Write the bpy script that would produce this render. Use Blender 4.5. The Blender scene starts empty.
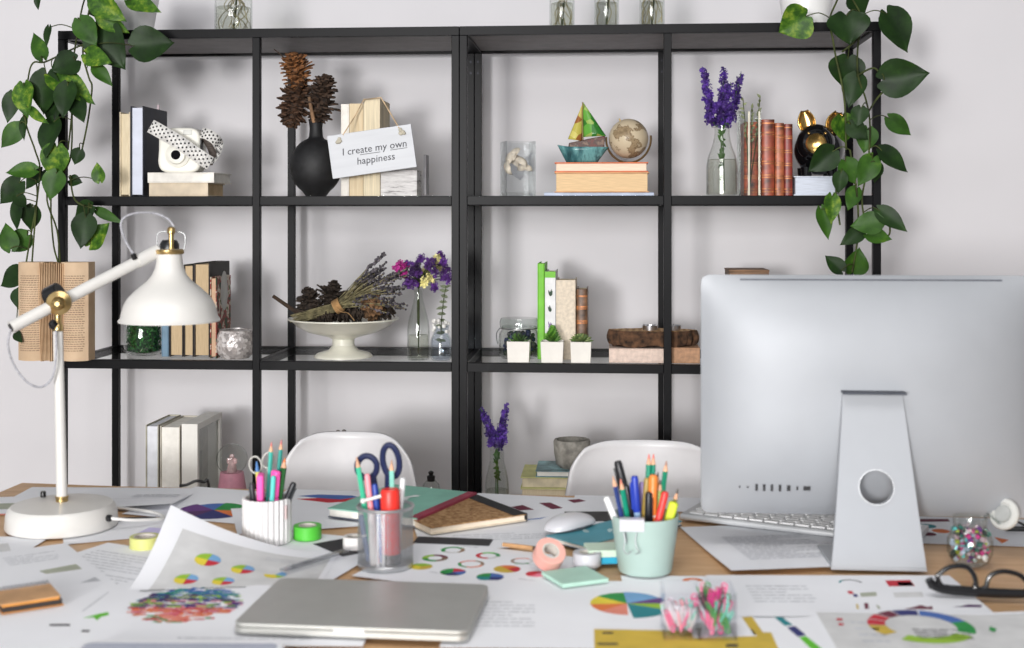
import bpy, math, random
from mathutils import Vector, Matrix
R = random.Random(11)
PI = math.pi
scene = bpy.context.scene
COL = scene.collection
# ------------------------------------------------------------------ camera, light, exposure
F, TH, HZ, H = 1274.0, 0.0763, 215.6, 1.293        # focal length in pixels of the 1024 x 648 frame, yaw, horizon row, eye height
cd = bpy.data.cameras.new('camera'); cam = bpy.data.objects.new('camera', cd); COL.objects.link(cam)
cam.location = (0, 0, H); cam.rotation_euler = (PI/2, 0, TH)
cd.sensor_width = 36; cd.lens = F/1024*36; cd.shift_y = -(324-HZ)/1024
cd.dof.use_dof = True; cd.dof.focus_distance = 3.12; cd.dof.aperture_fstop = 4.3
cd.clip_start = .05
scene.camera = cam
vs = scene.view_settings
scene.display_settings.display_device = 'sRGB'
vs.view_transform = 'Standard'; vs.look = 'None'; vs.gamma = 1; vs.use_curve_mapping = False
vs.exposure = -0.10
W = bpy.data.worlds.new('world'); scene.world = W; W.use_nodes = True
bgn = W.node_tree.nodes['Background']; bgn.inputs[0].default_value = (.93, .95, 1.0, 1); bgn.inputs[1].default_value = .55
# a bright room: most of the light comes in through glazing behind the camera, less from the ceiling and the side walls
_nt = W.node_tree; _tc = _nt.nodes.new('ShaderNodeTexCoord'); _dp = _nt.nodes.new('ShaderNodeVectorMath'); _dp.operation = 'DOT_PRODUCT'; _dp.inputs[1].default_value = (-.30, -.93, .12)
_nt.links.new(_tc.outputs['Generated'], _dp.inputs[0]); _mr = _nt.nodes.new('ShaderNodeMapRange'); _mr.inputs['From Min'].default_value = -.5; _mr.inputs['From Max'].default_value = 1
_mr.inputs['To Min'].default_value = .10; _mr.inputs['To Max'].default_value = .34; _nt.links.new(_dp.outputs['Value'], _mr.inputs['Value']); _nt.links.new(_mr.outputs[0], bgn.inputs[1])
def area(name, loc, target, sx, sy, energy, col=(1, 1, 1)):
    l = bpy.data.lights.new(name, 'AREA'); l.shape = 'RECTANGLE'; l.size = sx; l.size_y = sy; l.energy = energy; l.color = col
    o = bpy.data.objects.new(name, l); COL.objects.link(o); o.location = loc
    o.rotation_euler = (Vector(target)-Vector(loc)).to_track_quat('-Z', 'Y').to_euler()
    return o
area('window_light', (-1.75, -4.2, 1.34), (-.1, 3.2, 1.15), .75, .85, 215, (1, .985, .97))
area('window_wall_light', (-.9, -4.6, 1.9), (-.1, 3.2, 1.15), 3.4, 1.8, 335, (1, .99, .985))
area('desk_fill_light', (-.1, .85, 2.4), (-.1, 1.0, 0), 1.3, .8, 21, (1, .98, .96))  # added fill to brighten the papers; no lamp is seen there
area('far_window_light', (-3.2, 1.2, 2.1), (0, 2.4, .9), 1.2, 1.2, 3, (.96, .98, 1))

# ------------------------------------------------------------------ helpers
cT, sT = math.cos(TH), math.sin(TH)
def at(px, py, z=None, Y=None):
    u = (px-512)/F; r = (u*cT-sT, u*sT+cT, (HZ-py)/F)
    t = (z-H)/r[2] if z is not None else Y/r[1]
    return Vector((r[0]*t, r[1]*t, H+r[2]*t))
def X(px, Y): return at(px, 300, Y=Y).x
def ZZ(px, py, Y): return at(px, py, Y=Y).z
def S(px, Y):                                       # metres per pixel there
    p = at(px, 300, Y=Y); return (-p.x*sT+p.y*cT)/F
def lin(c):
    return tuple((v/12.92 if v <= .04045 else ((v+.055)/1.055)**2.4) for v in (x/255 for x in c))

def nodes(name):
    m = bpy.data.materials.new(name); m.use_nodes = True
    nt = m.node_tree; b = nt.nodes['Principled BSDF']
    return m, nt, b
def coord(nt, scale=(1, 1, 1), rot=(0, 0, 0), kind='Object'):
    tc = nt.nodes.new('ShaderNodeTexCoord'); mp = nt.nodes.new('ShaderNodeMapping')
    mp.inputs['Scale'].default_value = scale; mp.inputs['Rotation'].default_value = rot
    nt.links.new(tc.outputs[kind], mp.inputs[0]); return mp.outputs[0]
def ramp(nt, fac, stops, const=False):
    r = nt.nodes.new('ShaderNodeValToRGB'); e = r.color_ramp.elements
    if const: r.color_ramp.interpolation = 'CONSTANT'
    while len(e) < len(stops): e.new(.5)
    for i, (p, c) in enumerate(stops):
        e[i].position = p; e[i].color = (*lin(c), 1)
    nt.links.new(fac, r.inputs[0]); return r.outputs[0]
def noise(nt, vec, scale, detail=3, rough=.5):
    n = nt.nodes.new('ShaderNodeTexNoise'); n.inputs['Scale'].default_value = scale
    n.inputs['Detail'].default_value = detail; n.inputs['Roughness'].default_value = rough
    nt.links.new(vec, n.inputs['Vector']); return n.outputs['Fac']
def bump(nt, b, h, strength, dist=.002):
    n = nt.nodes.new('ShaderNodeBump'); n.inputs['Strength'].default_value = strength; n.inputs['Distance'].default_value = dist
    nt.links.new(h, n.inputs['Height']); nt.links.new(n.outputs[0], b.inputs['Normal'])
MC = {}
def mat(name, col, rough=.5, metal=0, var=.06, scale=25, stretch=(1, 1, 1), bmp=0, spec=.5, trans=0, coat=0):
    if name in MC: return MC[name]
    m, nt, b = nodes(name)
    b.inputs['Roughness'].default_value = rough; b.inputs['Metallic'].default_value = metal
    b.inputs['Specular IOR Level'].default_value = spec
    b.inputs['Transmission Weight'].default_value = trans; b.inputs['Coat Weight'].default_value = coat
    f = noise(nt, coord(nt, stretch), scale)
    lo = tuple(max(0, v*(1-var*1.6)) for v in col); hi = tuple(min(255, v*(1+var)) for v in col)
    nt.links.new(ramp(nt, f, [(.3, lo), (.7, hi)]), b.inputs['Base Color'])
    if bmp: bump(nt, b, f, bmp)
    m.diffuse_color = (*lin(col), 1); MC[name] = m; return m
def pattern(name, kind, stops, scale=20, stretch=(1, 1, 1), rough=.5, metal=0, bmp=0, const=False, detail=4, rot=(0, 0, 0), dist=0):
    if name in MC: return MC[name]
    m, nt, b = nodes(name); v = coord(nt, stretch, rot)
    if kind == 'noise': f = noise(nt, v, scale, detail, .6)
    elif kind == 'voronoi':
        n = nt.nodes.new('ShaderNodeTexVoronoi'); n.inputs['Scale'].default_value = scale; nt.links.new(v, n.inputs['Vector'])
        sp = nt.nodes.new('ShaderNodeSeparateColor'); nt.links.new(n.outputs['Color'], sp.inputs[0]); f = sp.outputs[0]
    else:
        n = nt.nodes.new('ShaderNodeTexWave'); n.inputs['Scale'].default_value = scale; n.inputs['Distortion'].default_value = dist
        n.bands_direction = kind[-1].upper(); n.inputs['Detail'].default_value = detail; nt.links.new(v, n.inputs['Vector']); f = n.outputs['Fac']
    nt.links.new(ramp(nt, f, stops, const), b.inputs['Base Color'])
    b.inputs['Roughness'].default_value = rough; b.inputs['Metallic'].default_value = metal; b.inputs['Specular IOR Level'].default_value = .25
    if bmp: bump(nt, b, f, bmp)
    MC[name] = m; return m
def glass(name, tint=(251, 252, 251), edge=(176, 186, 180), rough=.02, refl=.9):
    """thin clear walls: see-through where faced, darker and mirror-like at grazing angles"""
    if name in MC: return MC[name]
    m = bpy.data.materials.new(name); m.use_nodes = True; nt = m.node_tree; nt.nodes.clear()
    out = nt.nodes.new('ShaderNodeOutputMaterial'); mx = nt.nodes.new('ShaderNodeMixShader')
    tr = nt.nodes.new('ShaderNodeBsdfTransparent'); gl = nt.nodes.new('ShaderNodeBsdfGlossy'); gl.inputs['Roughness'].default_value = rough
    lw = nt.nodes.new('ShaderNodeLayerWeight'); lw.inputs['Blend'].default_value = .28
    c = ramp(nt, lw.outputs['Facing'], [(.45, tint), (1.0, edge)]); nt.links.new(c, tr.inputs[0])
    lf = nt.nodes.new('ShaderNodeLayerWeight'); lf.inputs['Blend'].default_value = .5
    pw = nt.nodes.new('ShaderNodeMath'); pw.operation = 'POWER'; pw.inputs[1].default_value = 5; nt.links.new(lf.outputs['Facing'], pw.inputs[0])
    mt = nt.nodes.new('ShaderNodeMath'); mt.operation = 'MULTIPLY_ADD'; mt.inputs[1].default_value = .9*refl; mt.inputs[2].default_value = .045*refl; nt.links.new(pw.outputs[0], mt.inputs[0])
    nt.links.new(mt.outputs[0], mx.inputs[0]); nt.links.new(tr.outputs[0], mx.inputs[1]); nt.links.new(gl.outputs[0], mx.inputs[2])
    nt.links.new(mx.outputs[0], out.inputs[0]); MC[name] = m; return m

class MB:
    def __init__(s): s.v = []; s.f = []; s.m = []
    def add(s, vs, fs, m=0, M=None):
        o = len(s.v)
        s.v += [tuple(M @ Vector(v)) if M else tuple(v) for v in vs]
        for f in fs: s.f.append([o+i for i in f]); s.m.append(m)
        return s
    def poly(s, pts, m=0, M=None): return s.add(pts, [range(len(pts))], m, M)
    def box(s, c, d, m=0, M=None):
        x, y, z = c; a, b, e = d[0]/2, d[1]/2, d[2]/2
        v = [(x+i*a, y+j*b, z+k*e) for k in (-1, 1) for j in (-1, 1) for i in (-1, 1)]
        return s.add(v, [(0, 2, 3, 1), (4, 5, 7, 6), (0, 1, 5, 4), (2, 6, 7, 3), (0, 4, 6, 2), (1, 3, 7, 5)], m, M)
    def lathe(s, prof, n=32, m=0, M=None, cap0=True, cap1=True, sx=1, sy=1):
        v = []; f = []; k = len(prof)
        for r, z in prof:
            for i in range(n):
                a = 2*PI*i/n; v.append((r*math.cos(a)*sx, r*math.sin(a)*sy, z))
        for j in range(k-1):
            for i in range(n):
                i2 = (i+1) % n; f.append((j*n+i, j*n+i2, (j+1)*n+i2, (j+1)*n+i))
        if cap0 and prof[0][0] > 1e-6: f.append(tuple(range(n-1, -1, -1)))
        if cap1 and prof[-1][0] > 1e-6: f.append(tuple((k-1)*n+i for i in range(n)))
        return s.add(v, f, m, M)
    def tube(s, pts, r, n=8, m=0, closed=False, M=None):
        P = [Vector(p) for p in pts]; k = len(P); rs = r if isinstance(r, (list, tuple)) else [r]*k
        v = []; f = []; up = None
        for i in range(k):
            a = P[(i-1) % k] if (closed or i) else P[i]; b = P[(i+1) % k] if (closed or i < k-1) else P[i]
            t = (b-a).normalized()
            if up is None:
                up = Vector((0, 0, 1)) if abs(t.z) < .9 else Vector((1, 0, 0))
            u = (up-t*up.dot(t))
            if u.length < 1e-6: u = t.orthogonal()
            u.normalize(); up = u; w = t.cross(u)
            for j in range(n):
                g = 2*PI*j/n; v.append(P[i]+(u*math.cos(g)+w*math.sin(g))*rs[i])
        for i in range(k if closed else k-1):
            i2 = (i+1) % k
            for j in range(n):
                j2 = (j+1) % n; f.append((i*n+j, i*n+j2, i2*n+j2, i2*n+j))
        if not closed: f.append(tuple(range(n-1, -1, -1))); f.append(tuple((k-1)*n+j for j in range(n)))
        return s.add(v, f, m, M)
    def ball(s, c, r, nu=12, nv=8, m=0, M=None):
        r = r if isinstance(r, (list, tuple)) else (r, r, r); v = [(c[0], c[1], c[2]-r[2])]; f = []
        for j in range(1, nv):
            p = PI*j/nv
            for i in range(nu):
                a = 2*PI*i/nu; v.append((c[0]+r[0]*math.sin(p)*math.cos(a), c[1]+r[1]*math.sin(p)*math.sin(a), c[2]-r[2]*math.cos(p)))
        v.append((c[0], c[1], c[2]+r[2])); L = len(v)-1
        for i in range(nu):
            i2 = (i+1) % nu; f.append((0, 1+i2, 1+i)); f.append((L, L-nu+i, L-nu+i2))
            for j in range(nv-2): f.append((1+j*nu+i, 1+j*nu+i2, 1+(j+1)*nu+i2, 1+(j+1)*nu+i))
        return s.add(v, f, m, M)
    def prism(s, pts, z0, z1, m=0, M=None):
        n = len(pts); v = [(x, y, z0) for x, y in pts]+[(x, y, z1) for x, y in pts]
        f = [tuple(range(n-1, -1, -1)), tuple(range(n, 2*n))]+[(i, (i+1) % n, n+(i+1) % n, n+i) for i in range(n)]
        return s.add(v, f, m, M)
    def grid(s, fn, nu, nv, m=0, M=None, flip=False):
        v = [fn(i/nu, j/nv) for j in range(nv+1) for i in range(nu+1)]; w = nu+1; f = []
        for j in range(nv):
            for i in range(nu):
                q = (j*w+i, j*w+i+1, (j+1)*w+i+1, (j+1)*w+i); f.append(q[::-1] if flip else q)
        return s.add(v, f, m, M)
    def build(s, name, mats, parent=None, bevel=0, seg=2, smooth=True, ang=38, solid=0, sub=0, loc=None, rz=0):
        me = bpy.data.meshes.new(name); me.from_pydata(s.v, [], s.f)
        for mm in (mats if isinstance(mats, (list, tuple)) else [mats]): me.materials.append(mm)
        me.polygons.foreach_set('material_index', s.m)
        if smooth:
            me.polygons.foreach_set('use_smooth', [True]*len(me.polygons)); me.set_sharp_from_angle(angle=math.radians(ang))
        me.update()
        o = bpy.data.objects.new(name, me); COL.objects.link(o)
        if parent: o.parent = parent
        if loc is not None: o.location = loc
        if rz: o.rotation_euler = (0, 0, rz)
        if solid:
            q = o.modifiers.new('Solidify', 'SOLIDIFY'); q.thickness = solid; q.offset = 0
        if bevel:
            q = o.modifiers.new('Bevel', 'BEVEL'); q.width = bevel; q.segments = seg; q.limit_method = 'ANGLE'; q.angle_limit = math.radians(40)
            q.harden_normals = False
        if sub:
            q = o.modifiers.new('Subdivision', 'SUBSURF'); q.levels = sub; q.render_levels = sub
        return o
def merge(o, mb, mats):
    """adds printed marks to the mesh of a part"""
    me = o.data; v = [tuple(x.co) for x in me.vertices]+mb.v; n = len(me.vertices); k = len(me.materials)
    f = [list(p.vertices) for p in me.polygons]+[[n+i for i in q] for q in mb.f]; mi = [p.material_index for p in me.polygons]+[k+i for i in mb.m]
    new = bpy.data.meshes.new(me.name)
    new.from_pydata(v, [], f)
    for mm in list(me.materials)+(list(mats) if isinstance(mats, (list, tuple)) else [mats]): new.materials.append(mm)
    new.polygons.foreach_set('material_index', mi); new.polygons.foreach_set('use_smooth', [True]*len(f)); new.set_sharp_from_angle(angle=.6); new.update(); o.data = new
def tag(o, label, cat, group=None, kind=None):
    o['label'] = label; o['category'] = cat
    if group: o['group'] = group
    if kind: o['kind'] = kind
    return o
def thing(name, label, cat, loc=(0, 0, 0), rz=0, group=None, kind=None):
    o = bpy.data.objects.new(name, None); o.empty_display_size = .02; COL.objects.link(o)
    o.location = loc; o.rotation_euler = (0, 0, rz); return tag(o, label, cat, group, kind)
def struct(o): o['kind'] = 'structure'; return o
def copy_thing(r, label=None, loc=None, rot=None, group=None):
    c = r.copy(); COL.objects.link(c)
    if label: c['label'] = label
    if group: c['group'] = group
    if loc is not None: c.location = loc
    if rot is not None: c.rotation_euler = rot
    for ch in list(r.children):
        d = ch.copy(); COL.objects.link(d); d.parent = c
        for g in list(ch.children):
            e = g.copy(); COL.objects.link(e); e.parent = d
    return c
def smoothpts(P, n=6):
    """Catmull-Rom through points"""
    P = [Vector(p) for p in P]; out = []
    for i in range(len(P)-1):
        a = P[max(i-1, 0)]; b = P[i]; c = P[i+1]; d = P[min(i+2, len(P)-1)]
        for k in range(n):
            t = k/n
            out.append(.5*((2*b)+(c-a)*t+(2*a-5*b+4*c-d)*t*t+(3*b-a-3*c+d)*t**3))
    out.append(P[-1]); return out
def align(p, d):
    """matrix: local z along d, origin p"""
    return Matrix.Translation(Vector(p)) @ Vector(d).to_track_quat('Z', 'Y').to_matrix().to_4x4()
def put(root, p, d, spin=0):
    q = Vector(d).to_track_quat('Z', 'Y').to_euler(); root.location = p; root.rotation_euler = q

# common materials
WHITE = mat('white_plastic', (226, 225, 222), .45, var=.015)
PAPER = mat('paper', (241, 242, 246), .85, var=.012, scale=6, spec=.2)
BLACKM = mat('black_metal', (10, 10, 13), .4, var=.1, scale=60, spec=.12)
BLACKP = mat('black_plastic', (22, 22, 24), .35, var=.1)
ALU = mat('aluminium', (205, 206, 208), .34, 1, var=.02)
BRASS = mat('brass', (204, 176, 122), .32, 1, var=.06)
PAGES = pattern('page_edges', 'noise', [(.3, (204, 188, 156)), (.7, (230, 216, 188))], 30, (40, 1, 1), .8)
PAGEW = pattern('page_edges_white', 'noise', [(.3, (225, 222, 214)), (.7, (246, 243, 236))], 30, (1, 1, 1), .8)
PAGET = pattern('page_edges_tan', 'noise', [(.3, (182, 158, 124)), (.7, (212, 188, 152))], 30, (40, 1, 1), .8)
CLEAR = glass('clear_glass')
CLEARP = glass('clear_plastic', (254, 254, 255), (240, 242, 247), .12, .5)
SHELFGL = glass('shelf_glass', (254, 255, 254), (252, 254, 253), .01, .18)
WATER = glass('water', (246, 247, 242), (200, 204, 190), .02, .6)
LEAFD = pattern('leaf_dark', 'noise', [(.3, (20, 38, 16)), (.62, (32, 58, 20)), (.9, (58, 92, 30))], 22, (1, 1, 1), .5, detail=4)
LEAFM = pattern('leaf_mid', 'noise', [(.3, (36, 66, 20)), (.6, (56, 94, 28)), (.85, (104, 136, 42))], 24, (1, 1, 1), .5, detail=4)
LEAFV = pattern('leaf_variegated', 'noise', [(.38, (42, 76, 20)), (.52, (70, 108, 28)), (.66, (124, 146, 48)), (.82, (88, 122, 36))], 52, (1, 1, 1), .5, detail=6)
STEM = mat('stem_green', (62, 70, 36), .7, var=.25, spec=.2)
TWIG = mat('twig_brown', (70, 54, 42), .85, var=.25)
SOIL = mat('soil', (52, 40, 32), .95, var=.4, scale=120)

# ------------------------------------------------------------------ setting
YF, YR, YW = 3.065, 3.4076, 3.50
ZT, Z1, Z2, Z3 = 1.75, 1.341, .938, .535
wallm, nt, b = nodes('wall_paint')
f = noise(nt, coord(nt), 2.2, 4); nt.links.new(ramp(nt, f, [(.3, (216, 214, 217)), (.7, (222, 220, 223))]), b.inputs['Base Color'])
b.inputs['Roughness'].default_value = .85; bump(nt, b, noise(nt, coord(nt), 160, 2), .06, .001)
struct(MB().box((0, YW+.05, 1.35), (7, .1, 2.7)).build('wall_back', wallm))
fm = pattern('floor_boards', 'wave_x', [(.0, (120, 98, 76)), (.5, (150, 126, 100)), (1, (136, 112, 88))], 4, (1, .1, 1), .5, dist=3)
struct(MB().box((0, 1.3, -.025), (7, 4.4, .05)).build('floor', fm))
struct(MB().box((0, YW-.0075, .05), (7, .015, .1)).build('baseboard_back', WHITE, bevel=.003))

# ------------------------------------------------------------------ shelving units
PW = .0185
def shelf_unit(x0, label):
    t = thing('shelving_unit', label, 'shelf', (x0+.49, (YF+YR)/2, 0), 0, 'black metal shelving units')
    def L(x, y, z): return (x-x0-.49, y-(YF+YR)/2, z)
    for i in range(3):
        for y in (YF, YR):
            MB().box(L(x0+.49*i, y, (ZT-.022)/2), (PW, PW, ZT-.022)).build('post', BLACKM, t, bevel=.001)
    for z, front in ((Z1, 1), (Z2, 1), (Z3, 1), (.10, 1)):
        for y in (YF, YR):
            m = MB()
            for i in range(2): m.box(L(x0+.49*(i+.5), y, z-.0115), (.49-PW, PW*.9, .022))
            m.build('rail', BLACKM, t, bevel=.001)
        for i in range(3):
            MB().box(L(x0+.49*i, (YF+YR)/2, z-.0115), (PW*.8, YR-YF-PW, .02)).build('side_rail', BLACKM, t, bevel=.001)
        for i in range(2):
            MB().box(L(x0+.49*(i+.5), (YF+YR)/2, z-.002), (.49-PW-.001, YR-YF-PW, .004)).build('glass_shelf', SHELFGL, t)['label'] = 'clear glass shelf pane'
    MB().box(L(x0+.49, (YF+YR)/2, ZT-.009), (.98+PW-.002, YR-YF-PW, .014)).build('top_board', mat('grey_board', (112, 109, 110), .6, var=.05), t, bevel=.001)
    for y in (YF, YR): MB().box(L(x0+.49, y, ZT-.011), (.98+PW, PW, .022)).build('top_rail', BLACKM, t, bevel=.001)
    for x in (0, .98): MB().box(L(x0+x, (YF+YR)/2, ZT-.011), (PW, YR-YF-PW, .0218)).build('top_rail', BLACKM, t, bevel=.001)
    m = MB()
    for y in (YR-PW/2+.001,):
        for i in range(3):
            for z in (ZT-.045, ZT-.075):
                m.lathe([(.003, 0), (.003, .0015)], 10, 0, Matrix.Translation(L(x0+.49*i, y-.001, z)) @ Matrix.Rotation(PI/2, 4, 'X'))
    m.build('bolt', mat('bolt_steel', (40, 40, 44), .4, 1), t)
    return t
XA = -1.351; XB = -1.351+.98+.0195
shelf_unit(XA, 'black metal shelving unit on the left, white lamp and pine cone vase before it')
shelf_unit(XB, 'black metal shelving unit on the right, partly behind the silver computer')

# ------------------------------------------------------------------ desk
DZ = .74
DW = pattern('oak', 'noise', [(.25, (188, 146, 104)), (.5, (206, 166, 124)), (.8, (220, 184, 142))], 6, (1.2, 14, 6), .45, detail=6)
desk = thing('desk', 'long light oak desk covered in papers and stationery', 'desk', (-.1, 2.05, 0))
dp = [(-1.155, -.57), (1.25, -.57), (1.25, .447), (-.9, .487), (-1.115, .505)]
MB().prism(dp, DZ-.028, DZ).build('desktop', DW, desk, bevel=.003)
for x in (-1.05, 1.12):
    for y in (-.5, .38): MB().lathe([(.018, 0), (.028, DZ-.029)], 16, 0, Matrix.Translation((x, y, 0))).build('leg', DW, desk)
# ------------------------------------------------------------------ generic builders
def book(label, x, y, z, t, d, h, cover, pages=None, lying=False, fore=False, name='book', rz=0, group=None, bands=None, lean=0, nocover=False, roundspine=False):
    """upright: t along X, spine at -Y (fore: page edges at -Y), h up. lying: h along X, t up."""
    r = thing(name, label, 'book', (x, y, z), rz, group)
    if lean: r.rotation_euler = (0, lean, rz)
    pages = pages or PAGES
    M = Matrix(((0, 0, 1, -h/2), (0, 1, 0, 0), (-1, 0, 0, t/2), (0, 0, 0, 1))) if lying else Matrix.Identity(4)
    c = min(.0028, t*.14); sg = -1 if fore else 1
    if not nocover:
        m = MB()
        m.box((-t/2+c/2, d/2, h/2), (c, d, h), 0, M); m.box((t/2-c/2, d/2, h/2), (c, d, h), 0, M)
        ys = c/2 if not fore else d-c/2
        if roundspine and not fore:
            n = 8; prof = [(-t/2*math.cos(PI*i/n), -t*.18*math.sin(PI*i/n)) for i in range(n+1)]
            prof += [(t/2, c), (-t/2, c)]
            m.prism(prof[::1], 0, h, 0, M)
        else: m.box((0, ys, h/2), (t-2*c, c, h), 0, M)
        m.build('cover', cover, r, bevel=.0007)
    o = 0 if nocover else .004
    y0, y1 = (o, d-c) if fore else (c, d-o)
    if nocover: y0, y1 = 0, d
    MB().box((0, (y0+y1)/2, h/2), (t-(0 if nocover else 2*c)-.0002, y1-y0, h-2*o), 0, M).build('pages', pages, r, bevel=.0008)
    if bands:
        bm_, zs, hw = bands; m = MB()
        for q in zs:
            n = 8; yy = -.0009
            prof = [(-t/2*1.03*math.cos(PI*i/n), (-t*.2 if roundspine else 0)*math.sin(PI*i/n)+yy) for i in range(n+1)]+[(t/2*1.03, .004), (-t/2*1.03, .004)]
            m.prism(prof, h*q-hw, h*q+hw, 0, M)
        m.build('spine_bands', bm_, r)
    return r
def leaf(mb, base, tip, w, tone=0, nrm=(0, -1, 0), fold=.22, droop=.15, roll=0):
    base = Vector(base); tip = Vector(tip); ax = tip-base; Ln = ax.length; ax.normalize()
    n = Vector(nrm); n = (n-ax*n.dot(ax)).normalized(); sd = ax.cross(n).normalized()
    n, sd = n*math.cos(roll)+sd*math.sin(roll), sd*math.cos(roll)-n*math.sin(roll)
    pr = [(0, .42), (.06, .72), (.14, .9), (.25, 1), (.37, .99), (.5, .88), (.63, .7), (.76, .47), (.88, .22), (.95, .08), (1, .004)]
    cols = (-1, -.8, -.5, -.22, 0, .22, .5, .8, 1); v = []; f = []
    for t, hw in pr:
        for s in cols:
            a = t-.15*(1-t)**4*math.sin(PI*min(1, abs(s)*.8))
            wob = .06*math.sin(9*t+3*s)*abs(s)
            v.append(base+ax*(a*Ln)+sd*(s*hw*w/2)+n*((fold*abs(s)**1.3*hw+wob)*w/2-droop*Ln*t*t))
    k = len(cols)
    for j in range(len(pr)-1):
        for i in range(k-1): f.append((j*k+i, j*k+i+1, (j+1)*k+i+1, (j+1)*k+i))
    mb.add(v, f, tone)
def pinecone(mb, c, axis, Ln, rad, rows=11, per=8, m=0, openness=.5, rnd=R):
    A = align(c, axis); ph = 0; rows = int(rows*1.1); per = per+2
    mb.lathe([(.001, -Ln*.48), (rad*.45, -Ln*.25), (rad*.5, 0), (rad*.3, Ln*.3), (.001, Ln*.48)], 8, m, A)
    for j in range(rows):
        t = j/(rows-1); z = Ln*(-.46+.9*t); rr = rad*(math.sin(PI*(.16+.8*t))**.7)
        nn = max(4, int(per*(.6+.5*math.sin(PI*t)))); ph += 2.4
        for i in range(nn):
            a = ph+2*PI*i/nn; el = .1+openness*t*1.3+rnd.uniform(-.3, .3); rr_ = rr*rnd.uniform(.85, 1.12)
            d = Vector((math.cos(a)*math.cos(el), math.sin(a)*math.cos(el), math.sin(el))); s = Vector((-math.sin(a), math.cos(a), 0)); u = d.cross(s)
            o = Vector((0, 0, z)); w = rad*.23; th = rad*.06; rr = rr_
            p = [o+d*rr*.3-s*w*.3, o+d*rr*.85-s*w*.8, o+d*rr*1.1-u*th, o+d*rr*.85+s*w*.8, o+d*rr*.3+s*w*.3]
            q = [x-u*th*1.6 for x in p]
            mb.add(p+q, [(0, 1, 2, 3, 4), (9, 8, 7, 6, 5)]+[(i2, i2+5, (i2+1) % 5+5, (i2+1) % 5) for i2 in range(5)], m, A)
def floret(mb, c, r, m=0, n=5):
    nr = Vector((R.uniform(-1, 1), R.uniform(-1.3, .2), R.uniform(-.6, 1))).normalized(); A = align(c, nr)
    for i in range(n):
        a = 2*PI*i/n+R.random(); b2 = Vector((math.cos(a), math.sin(a), 0)); s = Vector((-math.sin(a), math.cos(a), 0))
        mb.add([(0, 0, -.15*r), b2*r*.6+s*r*.38+Vector((0, 0, .25*r)), b2*r*1.1+Vector((0, 0, .1*r)), b2*r*.6-s*r*.38+Vector((0, 0, .25*r))], [(0, 1, 2), (0, 2, 3)], m, A)
def vessel(r, name, prof, th, m, parent, n=32, extra=None, cap=True):
    """hollow lathe: outer profile then inner profile back down"""
    inner = [(max(.0005, a-th), z+(th if i == 0 else 0)) for i, (a, z) in enumerate(prof)]
    return MB().lathe(prof+inner[::-1], n, 0).build(name, m, parent)

# ------------------------------------------------------------------ things on the top of the shelves
def pot_plant(name, label, px, pw_top, pw_bot, pytop, Y, leaves, stems, Yv):
    sc = S(px, Y); base = Vector((X(px, Y), Y, ZT)); r = thing(name, label, 'plant', base)
    h = .115
    prof = [(pw_bot*sc/2, 0), (pw_top*sc/2, h)]
    MB().lathe(prof+[(pw_top*sc/2-.004, h), (pw_top*sc/2-.006, h-.02)], 36, 0, cap1=True).build('pot', mat('white_ceramic', (238, 237, 236), .3, var=.01), r)
    MB().lathe([(pw_top*sc/2-.0055, h-.016), (.001, h-.010)], 24, 0).build('soil', SOIL, r)
    m = MB()
    top = Vector((0, 0, h-.02))
    for st in stems:
        pts = [at(a, b, Y=Yv+(c if len(q) > 2 else 0))-base for q in st for a, b, c in [(q if len(q) > 2 else (q[0], q[1], 0))]]
        if st[0][1] < 8:
            p0 = pts[0]; pts = [top+Vector((R.uniform(-.02, .02), R.uniform(-.03, 0), 0)), (top*.3+p0*.7)+Vector((0, -.0, .03+max(0, (h+ZT-p0.z-base.z)*.2)))]+pts
        m.tube(smoothpts(pts, 5), .0022, 6)
    lv = MB()
    for (bx, by, tx, ty, w, tone) in leaves:
        dy = R.uniform(-.035, .02); b3 = at(bx, by, Y=Yv+dy)-base; t3 = at(tx, ty, Y=Yv+dy+R.uniform(-.03, .02))-base
        leaf(lv, b3, t3, w*S(bx, Yv)*1.2, 'dmv'.index(tone), (R.uniform(-.35, .35), -1, R.uniform(-.1, .45)), R.uniform(.12, .34), R.uniform(.03, .16))
        # petiole to the nearest stem point
        best = None
        for st in stems:
            for i in range(len(st)-1):
                for k in range(5):
                    q = (st[i][0]+(st[i+1][0]-st[i][0])*k/5, st[i][1]+(st[i+1][1]-st[i][1])*k/5)
                    dd = abs(q[0]-bx)+abs(q[1]-by)*.7+(25 if q[1] > by+6 else 0)
                    if best is None or dd < best[0]: best = (dd, q)
        if best and best[0] < 80:
            q3 = at(best[1][0], best[1][1], Y=Yv)-base; mid = (q3+b3)/2+Vector((0, -.01, .008))
            m.tube(smoothpts([q3, mid, b3+(t3-b3)*.03], 4), .0013, 5)
    m.build('vines', STEM, r); lv.build('foliage', [LEAFD, LEAFM, LEAFV], r)
    return r
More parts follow.
